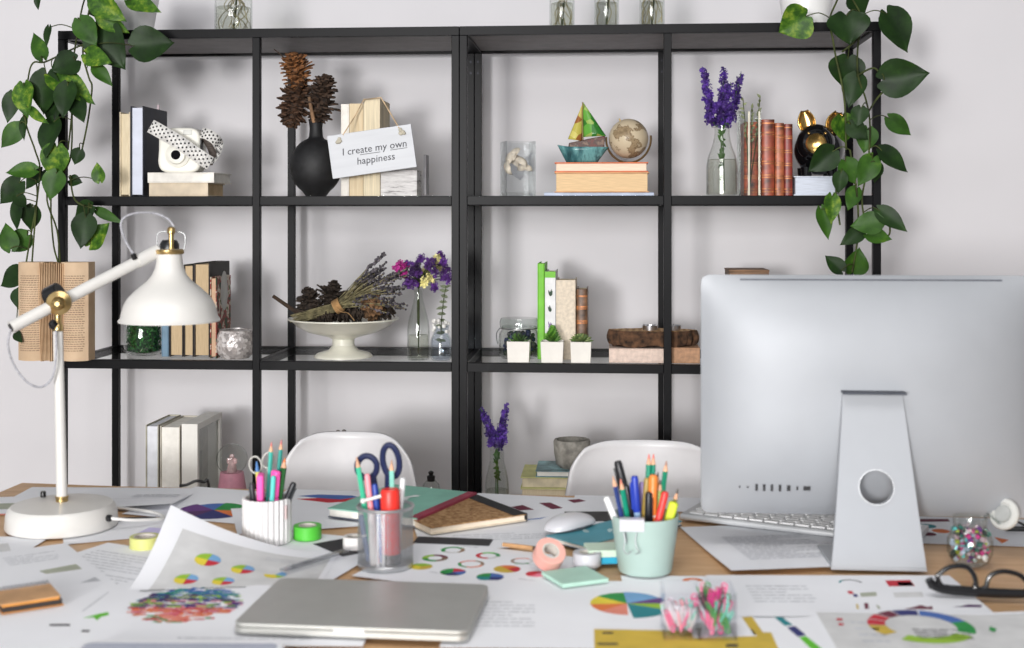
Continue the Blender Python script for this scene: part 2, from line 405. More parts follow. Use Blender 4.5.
LV = [(38, -4, 37, 10, 7, 'd'), (49, 27, 46, 47, 8, 'd'), (43, 58, 33, 32, 14, 'm'), (76, 60, 50, 70, 24, 'd'), (47, 74, 41, 115, 27, 'd'), (53, 76, 94, 101, 24, 'v'), (24, 85, 26, 118, 21, 'v'),
      (13, 94, 7, 123, 15, 'd'), (20, 126, 0, 148, 17, 'm'), (25, 118, 22, 140, 9, 'd'), (30, 109, 48, 124, 9, 'v'), (96, 27, 123, 69, 36, 'd'), (94, -2, 124, 21, 22, 'v'), (100, 17, 129, 33, 15, 'v'),
      (134, 46, 174, 42, 31, 'd'), (86, 54, 110, 62, 18, 'v'), (95, 67, 112, 85, 12, 'm'), (74, 99, 84, 122, 16, 'd'), (58, 102, 46, 126, 22, 'd'), (54, 121, 42, 157, 24, 'd'), (57, 147, 51, 181, 25, 'v'),
      (35, 170, 5, 172, 15, 'm'), (42, 171, 25, 189, 16, 'd'), (57, 173, 48, 200, 20, 'm'), (20, 182, -1, 204, 21, 'd'), (16, 196, 27, 208, 11, 'd'), (17, 203, 15, 231, 12, 'd'), (33, 207, 29, 232, 18, 'd'),
      (11, 249, 5, 222, 16, 'm'), (28, 235, 10, 252, 20, 'm'), (80, 150, 74, 165, 12, 'd'), (70, 180, 82, 182, 11, 'd'), (100, 181, 96, 162, 12, 'v'), (92, 206, 73, 216, 16, 'd'), (86, 217, 80, 248, 21, 'd'),
      (90, 245, 107, 222, 22, 'v'), (97, 210, 122, 223, 9, 'm'), (22, 272, -1, 286, 20, 'd'), (21, 290, 17, 309, 16, 'd'), (91, 22, 86, 42, 13, 'v'), (130, 0, 159, 10, 16, 'v'), (68, 85, 62, 118, 20, 'd'), (16, 333, 21, 342, 8, 'd'),
      (112, 2, 86, 14, 22, 'd'), (80, 20, 96, 46, 20, 'm')]
LS = [[(86, -4), (78, 30), (71, 80), (72, 110), (68, 150)], [(92, 0), (85, 35), (83, 55), (89, 78), (92, 88), (88, 120), (82, 150)], [(84, 44), (66, 52), (45, 62), (33, 63), (28, 80), (25, 118), (35, 150), (40, 170), (36, 210), (32, 262)],
      [(72, 110), (70, 160), (52, 190), (53, 240), (58, 262)], [(36, 180), (37, 200), (30, 240), (26, 264), (24, 280)], [(70, 175), (75, 200), (92, 208)], [(50, 170), (47, 200), (57, 230), (60, 262)]]
pot_plant('pothos_plant', 'trailing variegated pothos in a white pot on top of the left shelf end', 136, 48, 32, -30, 3.15, LV, LS, 3.0)
RV = [(806, 16, 779, 33, 32, 'v'), (846, 15, 851, 44, 37, 'd'), (887, 13, 909, 52, 31, 'd'), (853, -6, 867, 14, 24, 'd'), (848, 58, 843, 88, 31, 'd'), (857, 76, 848, 107, 21, 'd'), (883, 80, 930, 73, 33, 'd'), (889, 118, 912, 136, 15, 'm'),
      (842, 117, 846, 143, 27, 'v'), (861, 108, 857, 127, 15, 'd'), (868, 129, 864, 153, 19, 'm'), (881, 150, 909, 172, 17, 'd'), (833, 151, 809, 172, 23, 'd'), (845, 161, 855, 184, 19, 'm'), (873, 158, 859, 186, 20, 'm'), (832, 196, 832, 224, 15, 'v'),
      (821, 209, 829, 240, 14, 'm'), (879, 210, 908, 231, 16, 'd'), (880, 222, 850, 226, 20, 'm'), (862, 231, 840, 245, 14, 'd'), (867, 234, 893, 239, 14, 'm'), (853, 272, 860, 248, 22, 'm'), (842, 271, 825, 255, 14, 'd'), (841, 173, 838, 194, 13, 'd'),
      (856, 189, 848, 210, 14, 'm'), (877, 164, 876, 184, 12, 'd'), (850, 124, 868, 140, 16, 'd')]
RS = [[(838, -5), (830, 18), (833, 40), (836, 58), (842, 85), (845, 108), (846, 150)], [(853, 0), (862, 20), (858, 45), (858, 75), (866, 100), (870, 125), (868, 165), (862, 200), (867, 230)], [(845, 160), (836, 190), (840, 225)], [(850, 150), (857, 195), (858, 235), (852, 272)],
      [(866, 20), (858, 38), (842, 52)], [(858, 75), (874, 68), (882, 78)], [(867, 222), (886, 236), (890, 228), (884, 215)], [(862, 122), (876, 100), (883, 92)]]
pot_plant('pothos_plant', 'trailing pothos with large heart shaped leaves on top of the right shelf end', 806, 58, 44, -30, 3.13, RV, RS, 3.0)

def root_jar(label, px, w, kind):
    Y = 3.12; sc = S(px, Y); r = thing('glass_jar', label, 'jar', (X(px, Y), Y, ZT), 0, 'jars with cuttings on the shelf top'); q = w*sc/2; h = .13
    prof = [(q*.9, 0), (q, .006), (q, h*.72), (q*.86, h*.8), (q*.86, h)]
    vessel(r, 'jar_body', prof, .0022, CLEAR, r)
    MB().lathe([(q-.004, .005), (q-.004, .062)], 24).build('water', WATER, r)
    m = MB(); 
    for i in range(12 if kind != 1 else 3):
        p = Vector((R.uniform(-.3, .3)*q, R.uniform(-.3, .3)*q, .09)); pts = [p]
        for k in range(5): p = p+Vector((R.uniform(-.4, .4)*q, R.uniform(-.4, .4)*q, -.016)); p.x = max(-q*.75, min(q*.75, p.x)); p.y = max(-q*.75, min(q*.75, p.y)); pts.append(p)
        m.tube(smoothpts(pts, 3), .0011, 5)
    m.build('roots', mat('pale_roots', (150, 140, 104), .7, var=.2), r)
    m = MB(); m.tube([(0, 0, .01), (q*.2, 0, .1), (q*.3, 0, .2)], .0028, 6); 
    for s in (-1, 1): leaf(m, (q*.3, 0, .18), (q*.3+s*.05, -.01, .22), .03, 1)
    m.build('cutting', [STEM, LEAFM], r); return r
root_jar('clear jar with roots in water, alone on top of left shelf', 233.5, 37, 0)
root_jar('clear jar of roots, leftmost of three on top of right shelf', 562, 25, 0)
root_jar('clear jar with one thick green stem, middle of three on top of right shelf', 606.5, 25, 1)
root_jar('clear jar of roots, rightmost of three on top of right shelf', 652, 25, 2)
# hanging folded book
def hanging_book():
    Y = 2.985; sc = S(55, Y); p = at(55, 360, Y=Y); w = 72*sc; h = 98*sc
    r = thing('folded_book_planter', 'old open book with folded pages hung on the left shelf post as a planter', 'book', p)
    pm = pattern('aged_paper', 'noise', [(.3, (192, 164, 134)), (.7, (214, 188, 158))], 12, (1, 1, 1), .85)
    tx = mat('print_brown', (150, 124, 102), .9, var=.1)
    m = MB()
    for sgn in (-1, 1):
        def fn(u, v, s=sgn): 
            x = s*(w*.12+u*w*.38); return (x, -.006-.020*math.sin(PI*(.1+.85*u)), v*h)
        m.grid(fn, 12, 2, 0, flip=(sgn < 0))
        def fb(u, v, s=sgn): return (s*(w*.09+u*w*.41), .03, v*h)
        m.grid(fb, 1, 1, 0, flip=(sgn > 0))
        for e in (0, 1):
            z = h*e; pts = [fn(u/12, e) for u in range(13)]+[(sgn*w*.5, .03, z), (sgn*w*.09, .03, z)]; m.poly(pts, 0)
        m.poly([fn(1, 0), fn(1, 1), (sgn*w*.5, .03, h), (sgn*w*.5, .03, 0)], 0)
        for i in range(34):
            z = h*(.1+.78*i/34); u = .12+R.uniform(0, .02)
            while u < .86:
                l = R.uniform(.05, .13); e = min(.9, u+l)
                a, b2 = fn(u, 0), fn(e, 0)
                m.poly([(a[0], a[1]-.0006, z), (b2[0], b2[1]-.0006, z), (b2[0], b2[1]-.0006, z+.0018), (a[0], a[1]-.0006, z+.0024)], 1); u = e+.02
    m.build('pages', [pm, tx], r)
    m = MB()
    for i in range(15):
        x = w*(-.15+.30*i/14); lean = (i-7)*.0008
        m.box((x, -.014+abs(i-7)*.0012, h*.5), (.0016, .03, h*R.uniform(.975, 1.005)), 0, Matrix.Rotation(lean*6, 4, 'Y'))
    m.build('folded_pages', pattern('aged_paper_fold', 'noise', [(.3, (176, 140, 106)), (.7, (216, 186, 150))], 12, (1, 1, 1), .85), r)
hanging_book()

# ------------------------------------------------------------------ first shelf row
def up(label, x0, x1, ytop, base, Y, d, cover, **k):
    """upright book between pixel columns x0..x1 with its top at row ytop"""
    a, b2 = X(x0, Y), X(x1, Y); return book(label, (a+b2)/2, Y, base, b2-a, d, ZZ((x0+x1)/2, ytop, Y)-base, cover, **k)
def flat(label, x0, x1, z, ph, Y, d, cover, **k):
    a, b2 = X(x0, Y), X(x1, Y); sc = S((x0+x1)/2, Y); book(label, (a+b2)/2, Y, z, ph*sc, d, b2-a, cover, lying=True, **k); return z+ph*sc
Ya = 3.09
CREAM = mat('cream_cover', (226, 212, 184), .7); NAVY = mat('navy_cover', (30, 33, 48), .6, var=.12)
up('thin cream book at left end of top shelf beside navy book', 119.5, 130, 112, Z1, Ya, .16, CREAM, pages=PAGES, fore=True)
nb = up('tall navy hardback with white pages and ribbon next to instant camera', 130.5, 143.5, 106, Z1, Ya, .17, NAVY, pages=mat('page_blue_white', (214, 218, 232), .8, var=.03), fore=True)
MB().box((.009, .125, .30*.0+ (ZZ(137, 106, Ya)-Z1)+.004), (.006, .003, .02)).build('ribbon', mat('ribbon_pink', (196, 180, 184), .7), nb)
zt = flat('thick cream book at the bottom under the instant camera', 149, 208, Z1, 13.5, Ya, .14, mat('book_cream_b', (212, 196, 172), .7), pages=PAGET)
zc = flat('thin white book on top of cream book under the instant camera', 147.5, 214, zt, 10.3, Ya-.002, .15, mat('book_white', (232, 228, 220), .6), pages=PAGEW)
def instant_camera():
    Y = 3.115; px = 180; sc = S(px, Y); r = thing('instant_camera', 'white instant camera with polka dot strap on stacked books', 'camera', (X(px, Y), Y+.02, zc))
    wm = mat('camera_white', (238, 236, 226), .4, var=.01); w = 44*sc; h = 45*sc
    m = MB()
    pts = []
    for i in range(40):
        a = 2*PI*i/40; c, s_ = math.cos(a), math.sin(a); e = .42
        pts.append((math.copysign(abs(c)**e, c)*w/2*(1.0 if s_ < 0 else .96), h/2+math.copysign(abs(s_)**e, s_)*h/2))
    RX = Matrix.Rotation(PI/2, 4, 'X')
    m.prism(pts, -.028, .028, 0, RX); m.build('body', wm, r, bevel=.006, seg=3)
    c = Vector((-1*sc, -.028, 17.5*sc)); A = Matrix.Translation(c) @ RX
    MB().lathe([(12.5*sc, 0), (12.3*sc, .005), (9.5*sc, .008), (8.6*sc, .014), (5.6*sc, .016), (4.6*sc, .016)], 36, 0, A).build('lens_barrel', wm, r)
    MB().lathe([(4.7*sc, .0155), (4.7*sc, .0175), (3*sc, .0182), (.001, .0184)], 24, 0, A).build('lens', mat('lens_black', (14, 14, 17), .8, spec=.1), r)
    MB().box((9*sc, -.0285, 40*sc), (9*sc, .003, 5*sc)).build('flash_window', mat('flash_grey', (214, 214, 208), .25), r, bevel=.001)
    MB().box((21.3*sc, -.015, 27*sc), (2*sc, .016, 12*sc)).build('strap_lug', BLACKP, r, bevel=.001)
    # strap: front band falling across the body, then a loop to the right and behind
    sm = MB(); hw = 7*sc
    path = [at(150.5, 126, Y=Y-.035), at(158, 130, Y=Y-.045), at(180, 143, Y=Y-.045), at(200, 157, Y=Y-.04), at(210.5, 163.5, Y=Y-.028)]
    base = Vector(r.location); path = smoothpts([p-base for p in path], 6)
    nrm2 = Vector((.5, 0, .86)); dots = []
    def ribbon(path, nr, hw, m):
        for i in range(len(path)-1):
            m.poly([path[i]-nr[i]*hw, path[i+1]-nr[i+1]*hw, path[i+1]+nr[i+1]*hw, path[i]+nr[i]*hw], 0)
        ln = 0; k = 0
        for i in range(len(path)-1):
            seg = (path[i+1]-path[i]).length; ln += seg
            while ln > k*3.3*sc+1.5*sc:
                d = (path[i+1]-path[i]).normalized(); 
                for off in ((-.66, .02, .7) if k % 2 else (-.32, .36)):
                    n2 = d.cross(nr[i]); n2 = n2 if n2.y < 0 else -n2
                    c2 = path[i]+d*(seg-(ln-(k*3.3*sc+1.5*sc)))+nr[i]*(off*hw)+n2*.0009
                    m.poly([c2+(d*math.cos(a)+nr[i]*math.sin(a))*.95*sc for a in [2*PI*q/9 for q in range(9)]], 1)
                k += 1
    ribbon(path, [nrm2]*len(path), hw, sm)
    loop = smoothpts([p-base for p in [at(201, 133, Y=Y+.0), at(207, 134, Y=Y-.01), at(216, 140, Y=Y-.005), at(219, 147, Y=Y+.02), at(216, 156, Y=Y+.0), at(210, 164, Y=Y-.026)]], 5)
    nr = [Vector((.55, -.1, .82)).normalized()]*len(loop)
    nr = [ (Vector((.35, 0, .94))*(1-i/(len(loop)-1))+Vector((.8, .2, .3))*(i/(len(loop)-1))).normalized() for i in range(len(loop))]
    ribbon(loop, nr, hw*.8, sm)
    sm.build('strap', [mat('strap_white', (236, 234, 230), .8), mat('strap_dots', (26, 26, 30), .8)], r, solid=.0008)
    b2 = MB(); lp = smoothpts([p-base for p in [at(203, 137, Y=Y+.01), at(210, 147, Y=Y+.015), at(213, 156, Y=Y+.0), at(209, 166, Y=Y-.02)]], 5)
    for i in range(len(lp)-1): b2.poly([lp[i]-Vector((hw*.6, 0, -.002)), lp[i+1]-Vector((hw*.6, 0, -.002)), lp[i+1]+Vector((hw*.5, 0, .002)), lp[i]+Vector((hw*.5, 0, .002))])
    b2.build('strap_lining', mat('strap_brown', (92, 82, 76), .6), r, solid=.001)
instant_camera()

def cone_vase():
    Y = 3.13; px = 316; sc = S(px, Y); r = thing('round_vase', 'matt black round bottle vase on top shelf holding pine cones', 'vase', (X(px, Y), Y, Z1))
    zc_ = 30*sc; rr = 26*sc; prof = [(10*sc, 0)]
    for i in range(1, 15):
        a = -PI/2+.4+(PI-.72)*i/14; prof.append((rr*math.cos(a), zc_+rr*1.12*math.sin(a)))
    prof += [(7*sc, 60*sc), (6.3*sc, 68*sc), (7*sc, 74*sc), (7.6*sc, 77*sc), (5.5*sc, 77*sc), (4.5*sc, 66*sc)]
    MB().lathe(prof, 40, 0).build('vase_body', mat('matt_black_ceramic', (22, 22, 24), .62, var=.2, scale=60, bmp=.25), r)
    for (x, y, l, w, ax, bm_, lb) in ((296, 72, 40, 15, (-.1, -.3, 1), 'cone_brown', 'light brown pine cone, topmost on the black vase'), (296, 105, 50, 16, (-.15, -.35, -.8), 'cone_dark', 'dark pine cone drooping on left of the black vase'), (322, 98, 50, 16.5, (.25, -.2, 1), 'cone_dark2', 'dark pine cone on right of the black vase neck')):
        m = MB(); c = at(x, y, Y=Y-.01); pinecone(m, (0, 0, 0), ax, l*sc, w*sc, 12, 10)
        col = {'cone_brown': (112, 72, 38), 'cone_dark': (66, 44, 28), 'cone_dark2': (58, 42, 30)}[bm_]
        o = m.build('pine_cone', mat(bm_, col, .8, var=.35, scale=90), None, ang=20, loc=c); tag(o, lb, 'pine cone', 'pine cones in the black vase')
    p = [at(314, 122, Y=Y-.02), at(311, 108, Y=Y-.035), at(309, 97, Y=Y-.04)]; b0 = p[0]
    tag(MB().tube([q-b0 for q in p], [.005, .0045, .004], 8).build('twig', mat('bare_stem', (150, 116, 86), .8, var=.2), None, loc=b0), 'short pale brown stem rising from the black vase', 'twig')
    p = [at(286, 60, Y=Y), at(280, 54, Y=Y), at(274, 49, Y=Y)]; b0 = p[0]
    tag(MB().tube([q-b0 for q in p], [.0022, .0016, .0012], 6).build('twig', TWIG, None, loc=b0), 'thin dark twig tip above the topmost pine cone', 'twig')
cone_vase()
RAWP = pattern('raw_pages', 'noise', [(.3, (204, 182, 146)), (.7, (228, 212, 182))], 60, (6, 1, .15), .8)
up('narrow white book, leftmost of three behind the happiness sign', 341, 349, 104, Z1, Ya+.01, .14, mat('book_white2', (236, 231, 222), .7), pages=PAGEW)
up('middle tan paged book behind the happiness sign', 349.3, 363, 103.5, Z1, Ya+.01, .14, CREAM, pages=RAWP, nocover=True)
up('tallest cream paged book behind the happiness sign', 363.3, 380, 98.5, Z1, Ya+.005, .14, CREAM, pages=mat('raw_cream', (224, 210, 180), .8, var=.06, scale=60, stretch=(6, 1, .15)), nocover=True)
def sign():
    Y = 3.065-.024; c = [at(x, y, Y=Y) for x, y in ((333, 179), (417, 167), (412, 126), (328, 136))]
    ctr = sum(c, Vector())/4; r = thing('hanging_sign', 'white wooden sign reading I create my own happiness', 'sign', c[0])
    ex = (c[1]-c[0]); ang = -math.atan2(ex.z, ex.x); w = ex.length; h = (c[3]-c[0]).length
    r.rotation_euler = (0, ang, 0)
    m = MB(); m.box((w/2, 0, h*.5), (w, .007, h))
    m.build('board', mat('painted_board', (206, 208, 212), .6, var=.02, scale=14, stretch=(.3, 1, 4), bmp=.05), r, bevel=.0012)
    def text(s, x, z, size):
        cu = bpy.data.curves.new('t', 'FONT'); cu.body = s; cu.size = size; cu.align_x = 'CENTER'; cu.resolution_u = 2; cu.shear = .12
        to = bpy.data.objects.new('t', cu); COL.objects.link(to); dg = bpy.context.evaluated_depsgraph_get()
        me = bpy.data.meshes.new_from_object(to.evaluated_get(dg)); vs_ = [(v.co.x+x, -.0042, v.co.y+z) for v in me.vertices]; fs = [tuple(p.vertices) for p in me.polygons]
        bpy.data.objects.remove(to); bpy.data.meshes.remove(me); return vs_, fs
    m = MB()
    for s, x, z, sz in (('I create my own', w*.535, h*.50, .0242), ('happiness', w*.535, h*.245, .0242)): m.add(*text(s, x, z, sz))
    for a, b2, z in ((.36, .60, .462), (.72, .92, .47)): m.box((w*(a+b2)/2, -.0042, h*z), (w*(b2-a), .0006, .0011))
    m.build('lettering', mat('sign_ink', (70, 70, 76), .8), r)
    m = MB()
    for x, z in ((.13, .84), (.885, .86)):
        for k in range(6): m.ball((w*x+R.uniform(-.005, .005), -.006, h*z+R.uniform(-.006, .006)), (.0045, .0025, .004), 8, 6)
    m.build('twine_knots', mat('knots', (172, 166, 150), .8, var=.2), r)
    inv = Matrix.Rotation(-ang, 4, 'Y') @ Matrix.Translation(-c[0])
    p = [at(343, 135, Y=Y-.004), at(355, 116, Y=3.08), at(363.8, 99.5, Y=3.085), at(381, 97.6, Y=3.085), at(385, 104, Y=3.075), at(399, 128, Y=Y-.004)]
    m = MB(); m.tube([inv @ q for q in p], .0017, 6); m.build('twine', mat('twine', (198, 172, 138), .9, var=.15), r)
sign()
def birch():
    Y = 3.11; a, b2 = X(380.5, Y), X(417.5, Y); h = ZZ(400, 170, Y)-Z1
    m, nt, b = nodes('birch_bark'); f = noise(nt, coord(nt, (6, 6, 40)), 3, 6, .7)
    nt.links.new(ramp(nt, f, [(.35, (110, 106, 106)), (.45, (206, 203, 202)), (.7, (236, 234, 232))]), b.inputs['Base Color']); b.inputs['Roughness'].default_value = .85; bump(nt, b, f, .4)
    r = thing('birch_holder', 'birch bark covered block candle holder right of the happiness sign', 'candle holder', ((a+b2)/2, Y+.03, Z1))
    MB().box((0, 0, h/2), (b2-a, .075, h)).build('bark_block', m, r, bevel=.002)
    MB().lathe([(.018, h), (.018, h+.002), (.001, h+.002)], 20).build('candle', mat('candle_wax', (236, 230, 214), .5), r)
    a = X(419, Y); o = MB().box((0, 0, .055), (.006, .05, .10)).build('slab_and_shade', mat('slab_and_shade', (176, 174, 178), .7), None, loc=(a+.005, Y+.09, Z1)); tag(o, 'small grey slab and shadow edge as one piece behind the birch block', 'slab')  # partly a small block, partly the shadow edge built as a solid
birch()
def shell_vase():
    Y = 3.09; x0, x1 = X(498, Y), X(535.5, Y); h = ZZ(516, 141, Y)-Z1; w = (x1-x0)/1.22
    r = thing('square_vase', 'square clear glass vase of shells and cellophane on top shelf', 'vase', ((x0+x1)/2, Y+w/2+.004, Z1), .26)
    m = MB(); t = .004
    for c, d in (((0, -w/2+t/2, h/2), (w, t, h)), ((0, w/2-t/2, h/2), (w, t, h)), ((-w/2+t/2, 0, h/2), (t, w-2*t, h)), ((w/2-t/2, 0, h/2), (t, w-2*t, h))): m.box(c, d)
    m.box((0, 0, t), (w-2*t, w-2*t, 2*t)); m.build('vase_glass', glass('vase_glass_grey', (250, 251, 251), (196, 202, 202), .03, .9), r)
    m = MB()
    m.grid(lambda u, v: ((u-.5)*w*.9, (v-.5)*w*.8+.01*math.sin(9*u), .012+h*.98*(.35+.5*abs(u-.5)+.25*math.sin(7*u+5*v)*.6)), 10, 10)
    m.build('cellophane', glass('cellophane', (248, 249, 251), (220, 224, 230), .15, 1.5), r, smooth=False)
    for i in range(7):
        m = MB(); c = Vector((x0+x1, 0, 0))*.5+Vector((R.uniform(-.33, .33)*w, Y+w*R.uniform(.12, .5), Z1+h*(.42+.36*R.random())))
        def fn(u, v): a = PI*(u-.5); return (.017*v*math.sin(a)*1.1, -.005*math.sin(PI*v)+.003*math.cos(18*a)*v*.3, .017*v*math.cos(a))
        m.grid(fn, 12, 5, 0, Matrix.Rotation(R.uniform(-2, 2), 4, 'Y') @ Matrix.Rotation(R.uniform(-.5, .5), 4, 'X'))
        tag(m.build('sea_shell', mat('shell_cream', (226, 212, 194), .6, var=.12, scale=60), None, solid=.0015, loc=c), 'cream sea shell inside the square glass vase', 'shell', 'shells in the square glass vase')
shell_vase()
z0 = flat('thin pale blue book lying at bottom under the globe stack', 544, 654, Z1, 3.2, 3.08, .2, mat('book_paleblue', (190, 200, 220), .6), pages=PAGEW)
z1_ = flat('thick peach coloured book lying under the globe and boat', 554.5, 649.3, z0, 20.3, 3.075, .17, mat('book_orange', (214, 164, 118), .6), pages=mat('pages_peach', (226, 194, 150), .8, var=.05, scale=30, stretch=(1, 1, 40)), fore=True)
z2_ = flat('thinner cream paged book with orange cover, topmost under the globe', 554.5, 648.3, z1_, 10, 3.075, .16, mat('book_orange2', (214, 112, 66), .6), pages=mat('pages_pinkcream', (240, 216, 192), .8, var=.05, scale=30, stretch=(1, 1, 40)), fore=True)
def boat():
    Y = 3.13; px = 583; sc = S(px, Y); r = thing('sailboat_ornament', 'small stained glass sailboat with green and yellow sails on books', 'ornament', (X(px, Y), Y, z2_))
    L = 25*sc; m = MB()
    def hull(u, v):
        a = 2*PI*u; k = .5+.5*v**.7; x = math.cos(a)*L*(.6+.42*v); return (x-(.003*(1-v)), math.sin(a)*.022*k, .001+15.5*sc*v+(.006*max(0, -math.cos(a))**3)*v)
    m.grid(hull, 28, 5); m.poly([hull(i/28, 0) for i in range(27, -1, -1)])
    m.build('hull', pattern('hull_glass', 'noise', [(.3, (24, 44, 50)), (.45, (60, 104, 108)), (.6, (110, 160, 160)), (.75, (40, 66, 72))], 40, (1, 1, .3), .15), r, solid=.0015)
    m = MB(); m.poly([(math.cos(2*PI*i/28)*L*.96, math.sin(2*PI*i/28)*.02, 13*sc) for i in range(28)]); m.build('deck', mat('boat_deck', (96, 70, 52), .6), r)
    m = MB(); m.prism([(-15*sc, 13*sc), (21*sc, 13*sc), (22*sc, 27*sc), (10*sc, 25*sc), (-14*sc, 20*sc)], -.012, .012, 0, Matrix.Rotation(PI/2, 4, 'X'))
    m.build('cabin', pattern('cabin_stain', 'noise', [(.4, (96, 36, 22)), (.52, (60, 38, 30)), (.62, (120, 92, 74))], 70, (1, 1, 1), .4), r, bevel=.002)
    MB().tube([(0, 0, 10*sc), (-.5*sc, 0, 61*sc)], [.0018, .0012], 8).build('mast', BRASS, r)
    def sail(pts, bulge, name, mt):
        m = MB(); a, b2, c = [Vector(p) for p in pts]
        m.grid(lambda u, v: tuple((a*(1-u)+b2*u)*(1-v)+c*v+Vector((0, -bulge*math.sin(PI*u)*(1-v), 0))), 8, 10); m.build(name, mt, r, solid=.001)
    sail([(-15*sc, -.004, 24*sc), (-1*sc, 0, 22*sc), (-1*sc, 0, 58*sc)], .008, 'fore_sail', pattern('sail_yellow', 'voronoi', [(.3, (186, 176, 84)), (.6, (206, 196, 110)), (.85, (150, 96, 50))], 60, (1, 1, 1), .2))
    sail([(.5*sc, 0, 26*sc), (23*sc, -.004, 27*sc), (0, 0, 61*sc)], .008, 'main_sail', pattern('sail_green', 'voronoi', [(.25, (46, 110, 40)), (.55, (96, 160, 62)), (.8, (126, 52, 34)), (.9, (150, 180, 90))], 50, (1, 1, 1), .2))
boat()
def globe():
    Y = 3.135; px = 629; sc = S(px, Y); r = thing('desk_globe', 'small antique cream globe in a bronze ring stand on stacked books', 'globe', (X(px, Y), Y, z2_))
    c = Vector((-.5*sc, 0, 24.5*sc)); rr = 19.8*sc
    gm = pattern('globe_map', 'noise', [(.51, (200, 184, 156)), (.54, (116, 96, 72)), (.57, (160, 140, 110)), (.72, (104, 86, 64))], 26, (1, 1, 1), .35, detail=5)
    ax = Vector((-.42, -.15, .9)).normalized()
    MB().ball((0, 0, 0), rr, 32, 20, 0, align(c, ax)).build('globe_ball', gm, r)
    pts = []
    for i in range(25):
        a = PI*(.98+1.06*i/24); pts.append(c+Vector((math.cos(a)*rr*1.13, .0, math.sin(a)*rr*1.22)))
    m = MB(); 
    for i in range(len(pts)-1):
        for q in (-1, 1): pass
    m.tube(pts, .0026, 8); m.build('ring_stand', mat('bronze', (120, 96, 62), .4, .8), r)
    MB().lathe([(.018, 0), (.018, .002), (.004, .004)], 24).build('foot', mat('bronze', (120, 96, 62), .4, .8), r)
    MB().tube([c+ax*rr*.98, c+ax*(rr*1.12)], .002, 8).build('axis_pin', BRASS, r)
globe()
def bottle(label, px, Y, zb, wpx, hpx, neck, water=None, name='glass_bottle', m=CLEAR):
    sc = S(px, Y); r = thing(name, label, 'bottle', (X(px, Y), Y, zb)); q = wpx*sc/2; h = hpx*sc; n = neck*sc/2
    prof = [(q*.9, 0), (q, .005), (q, h*.42), (q*.92, h*.54), (q*.6, h*.74), (n, h*.88), (n, h*.97), (n*1.18, h*.975), (n*1.18, h)]
    vessel(r, 'bottle_glass', prof, .002, m, r, 28)
    if water: MB().lathe([(q-.0035, .005), (q-.0035, h*water*.9), (q-.004, h*water)], 24).build('water', WATER, r)
    return r, sc, h
PURPLE = mat('delphinium_purple', (58, 33, 108), .6, var=.35, scale=40); VIOL = mat('delphinium_violet', (84, 52, 138), .6, var=.25, scale=40)
def delphinium(label, px, Y, zb, spikes, spread, r_fl, mouth_z):
    b0 = Vector((X(px, Y), Y, mouth_z)); r = thing('delphinium_stems', label, 'flowers', b0)
    st = MB(); fl = MB()
    for (bx, by, tx, ty) in spikes:
        b3 = at(bx, by, Y=Y)-b0; t3 = at(tx, ty, Y=Y+R.uniform(-.02, .02))-b0; foot = Vector((R.uniform(-.006, .006), R.uniform(-.006, .006), -(mouth_z-zb)+.012))
        st.tube(smoothpts([foot, Vector((0, 0, 0)), b3, t3], 4), .0014, 5)
        L = (t3-b3).length; n = int(L/.0007)
        for i in range(n):
            t = i/n; rad = spread*(1-.6*t)*R.uniform(.3, 1); a = R.uniform(0, 2*PI)
            c = b3.lerp(t3, t)+Vector((math.cos(a)*rad, math.sin(a)*rad, R.uniform(-.003, .003))); floret(fl, c, r_fl*(1-.5*t)*R.uniform(.8, 1.2), R.randrange(2))
    for i in range(34):
        z = R.uniform(-.10, .012); a = R.uniform(0, 6.3); q = .011 if z < -.005 else .02; leaf(st, (0, 0, z), (math.cos(a)*q, math.sin(a)*q*.8, z+R.uniform(-.012, .018)), .007, 1)
    st.build('stems', [mat('flower_stem', (70, 98, 50), .6, var=.2), LEAFM], r); fl.build('blossoms', [PURPLE, VIOL], r, smooth=False)
bt, sc, h = bottle('clear bottle vase with purple flowers on top shelf beside old books', 722, 3.12, Z1, 31, 70, 15, .52)
delphinium('purple delphinium stems in the bottle on the top shelf', 722, 3.12, Z1, [(714, 124, 703, 68), (722, 126, 724, 68), (728, 122, 741, 74), (719, 112, 731, 84)], .019, .0085, Z1+h)
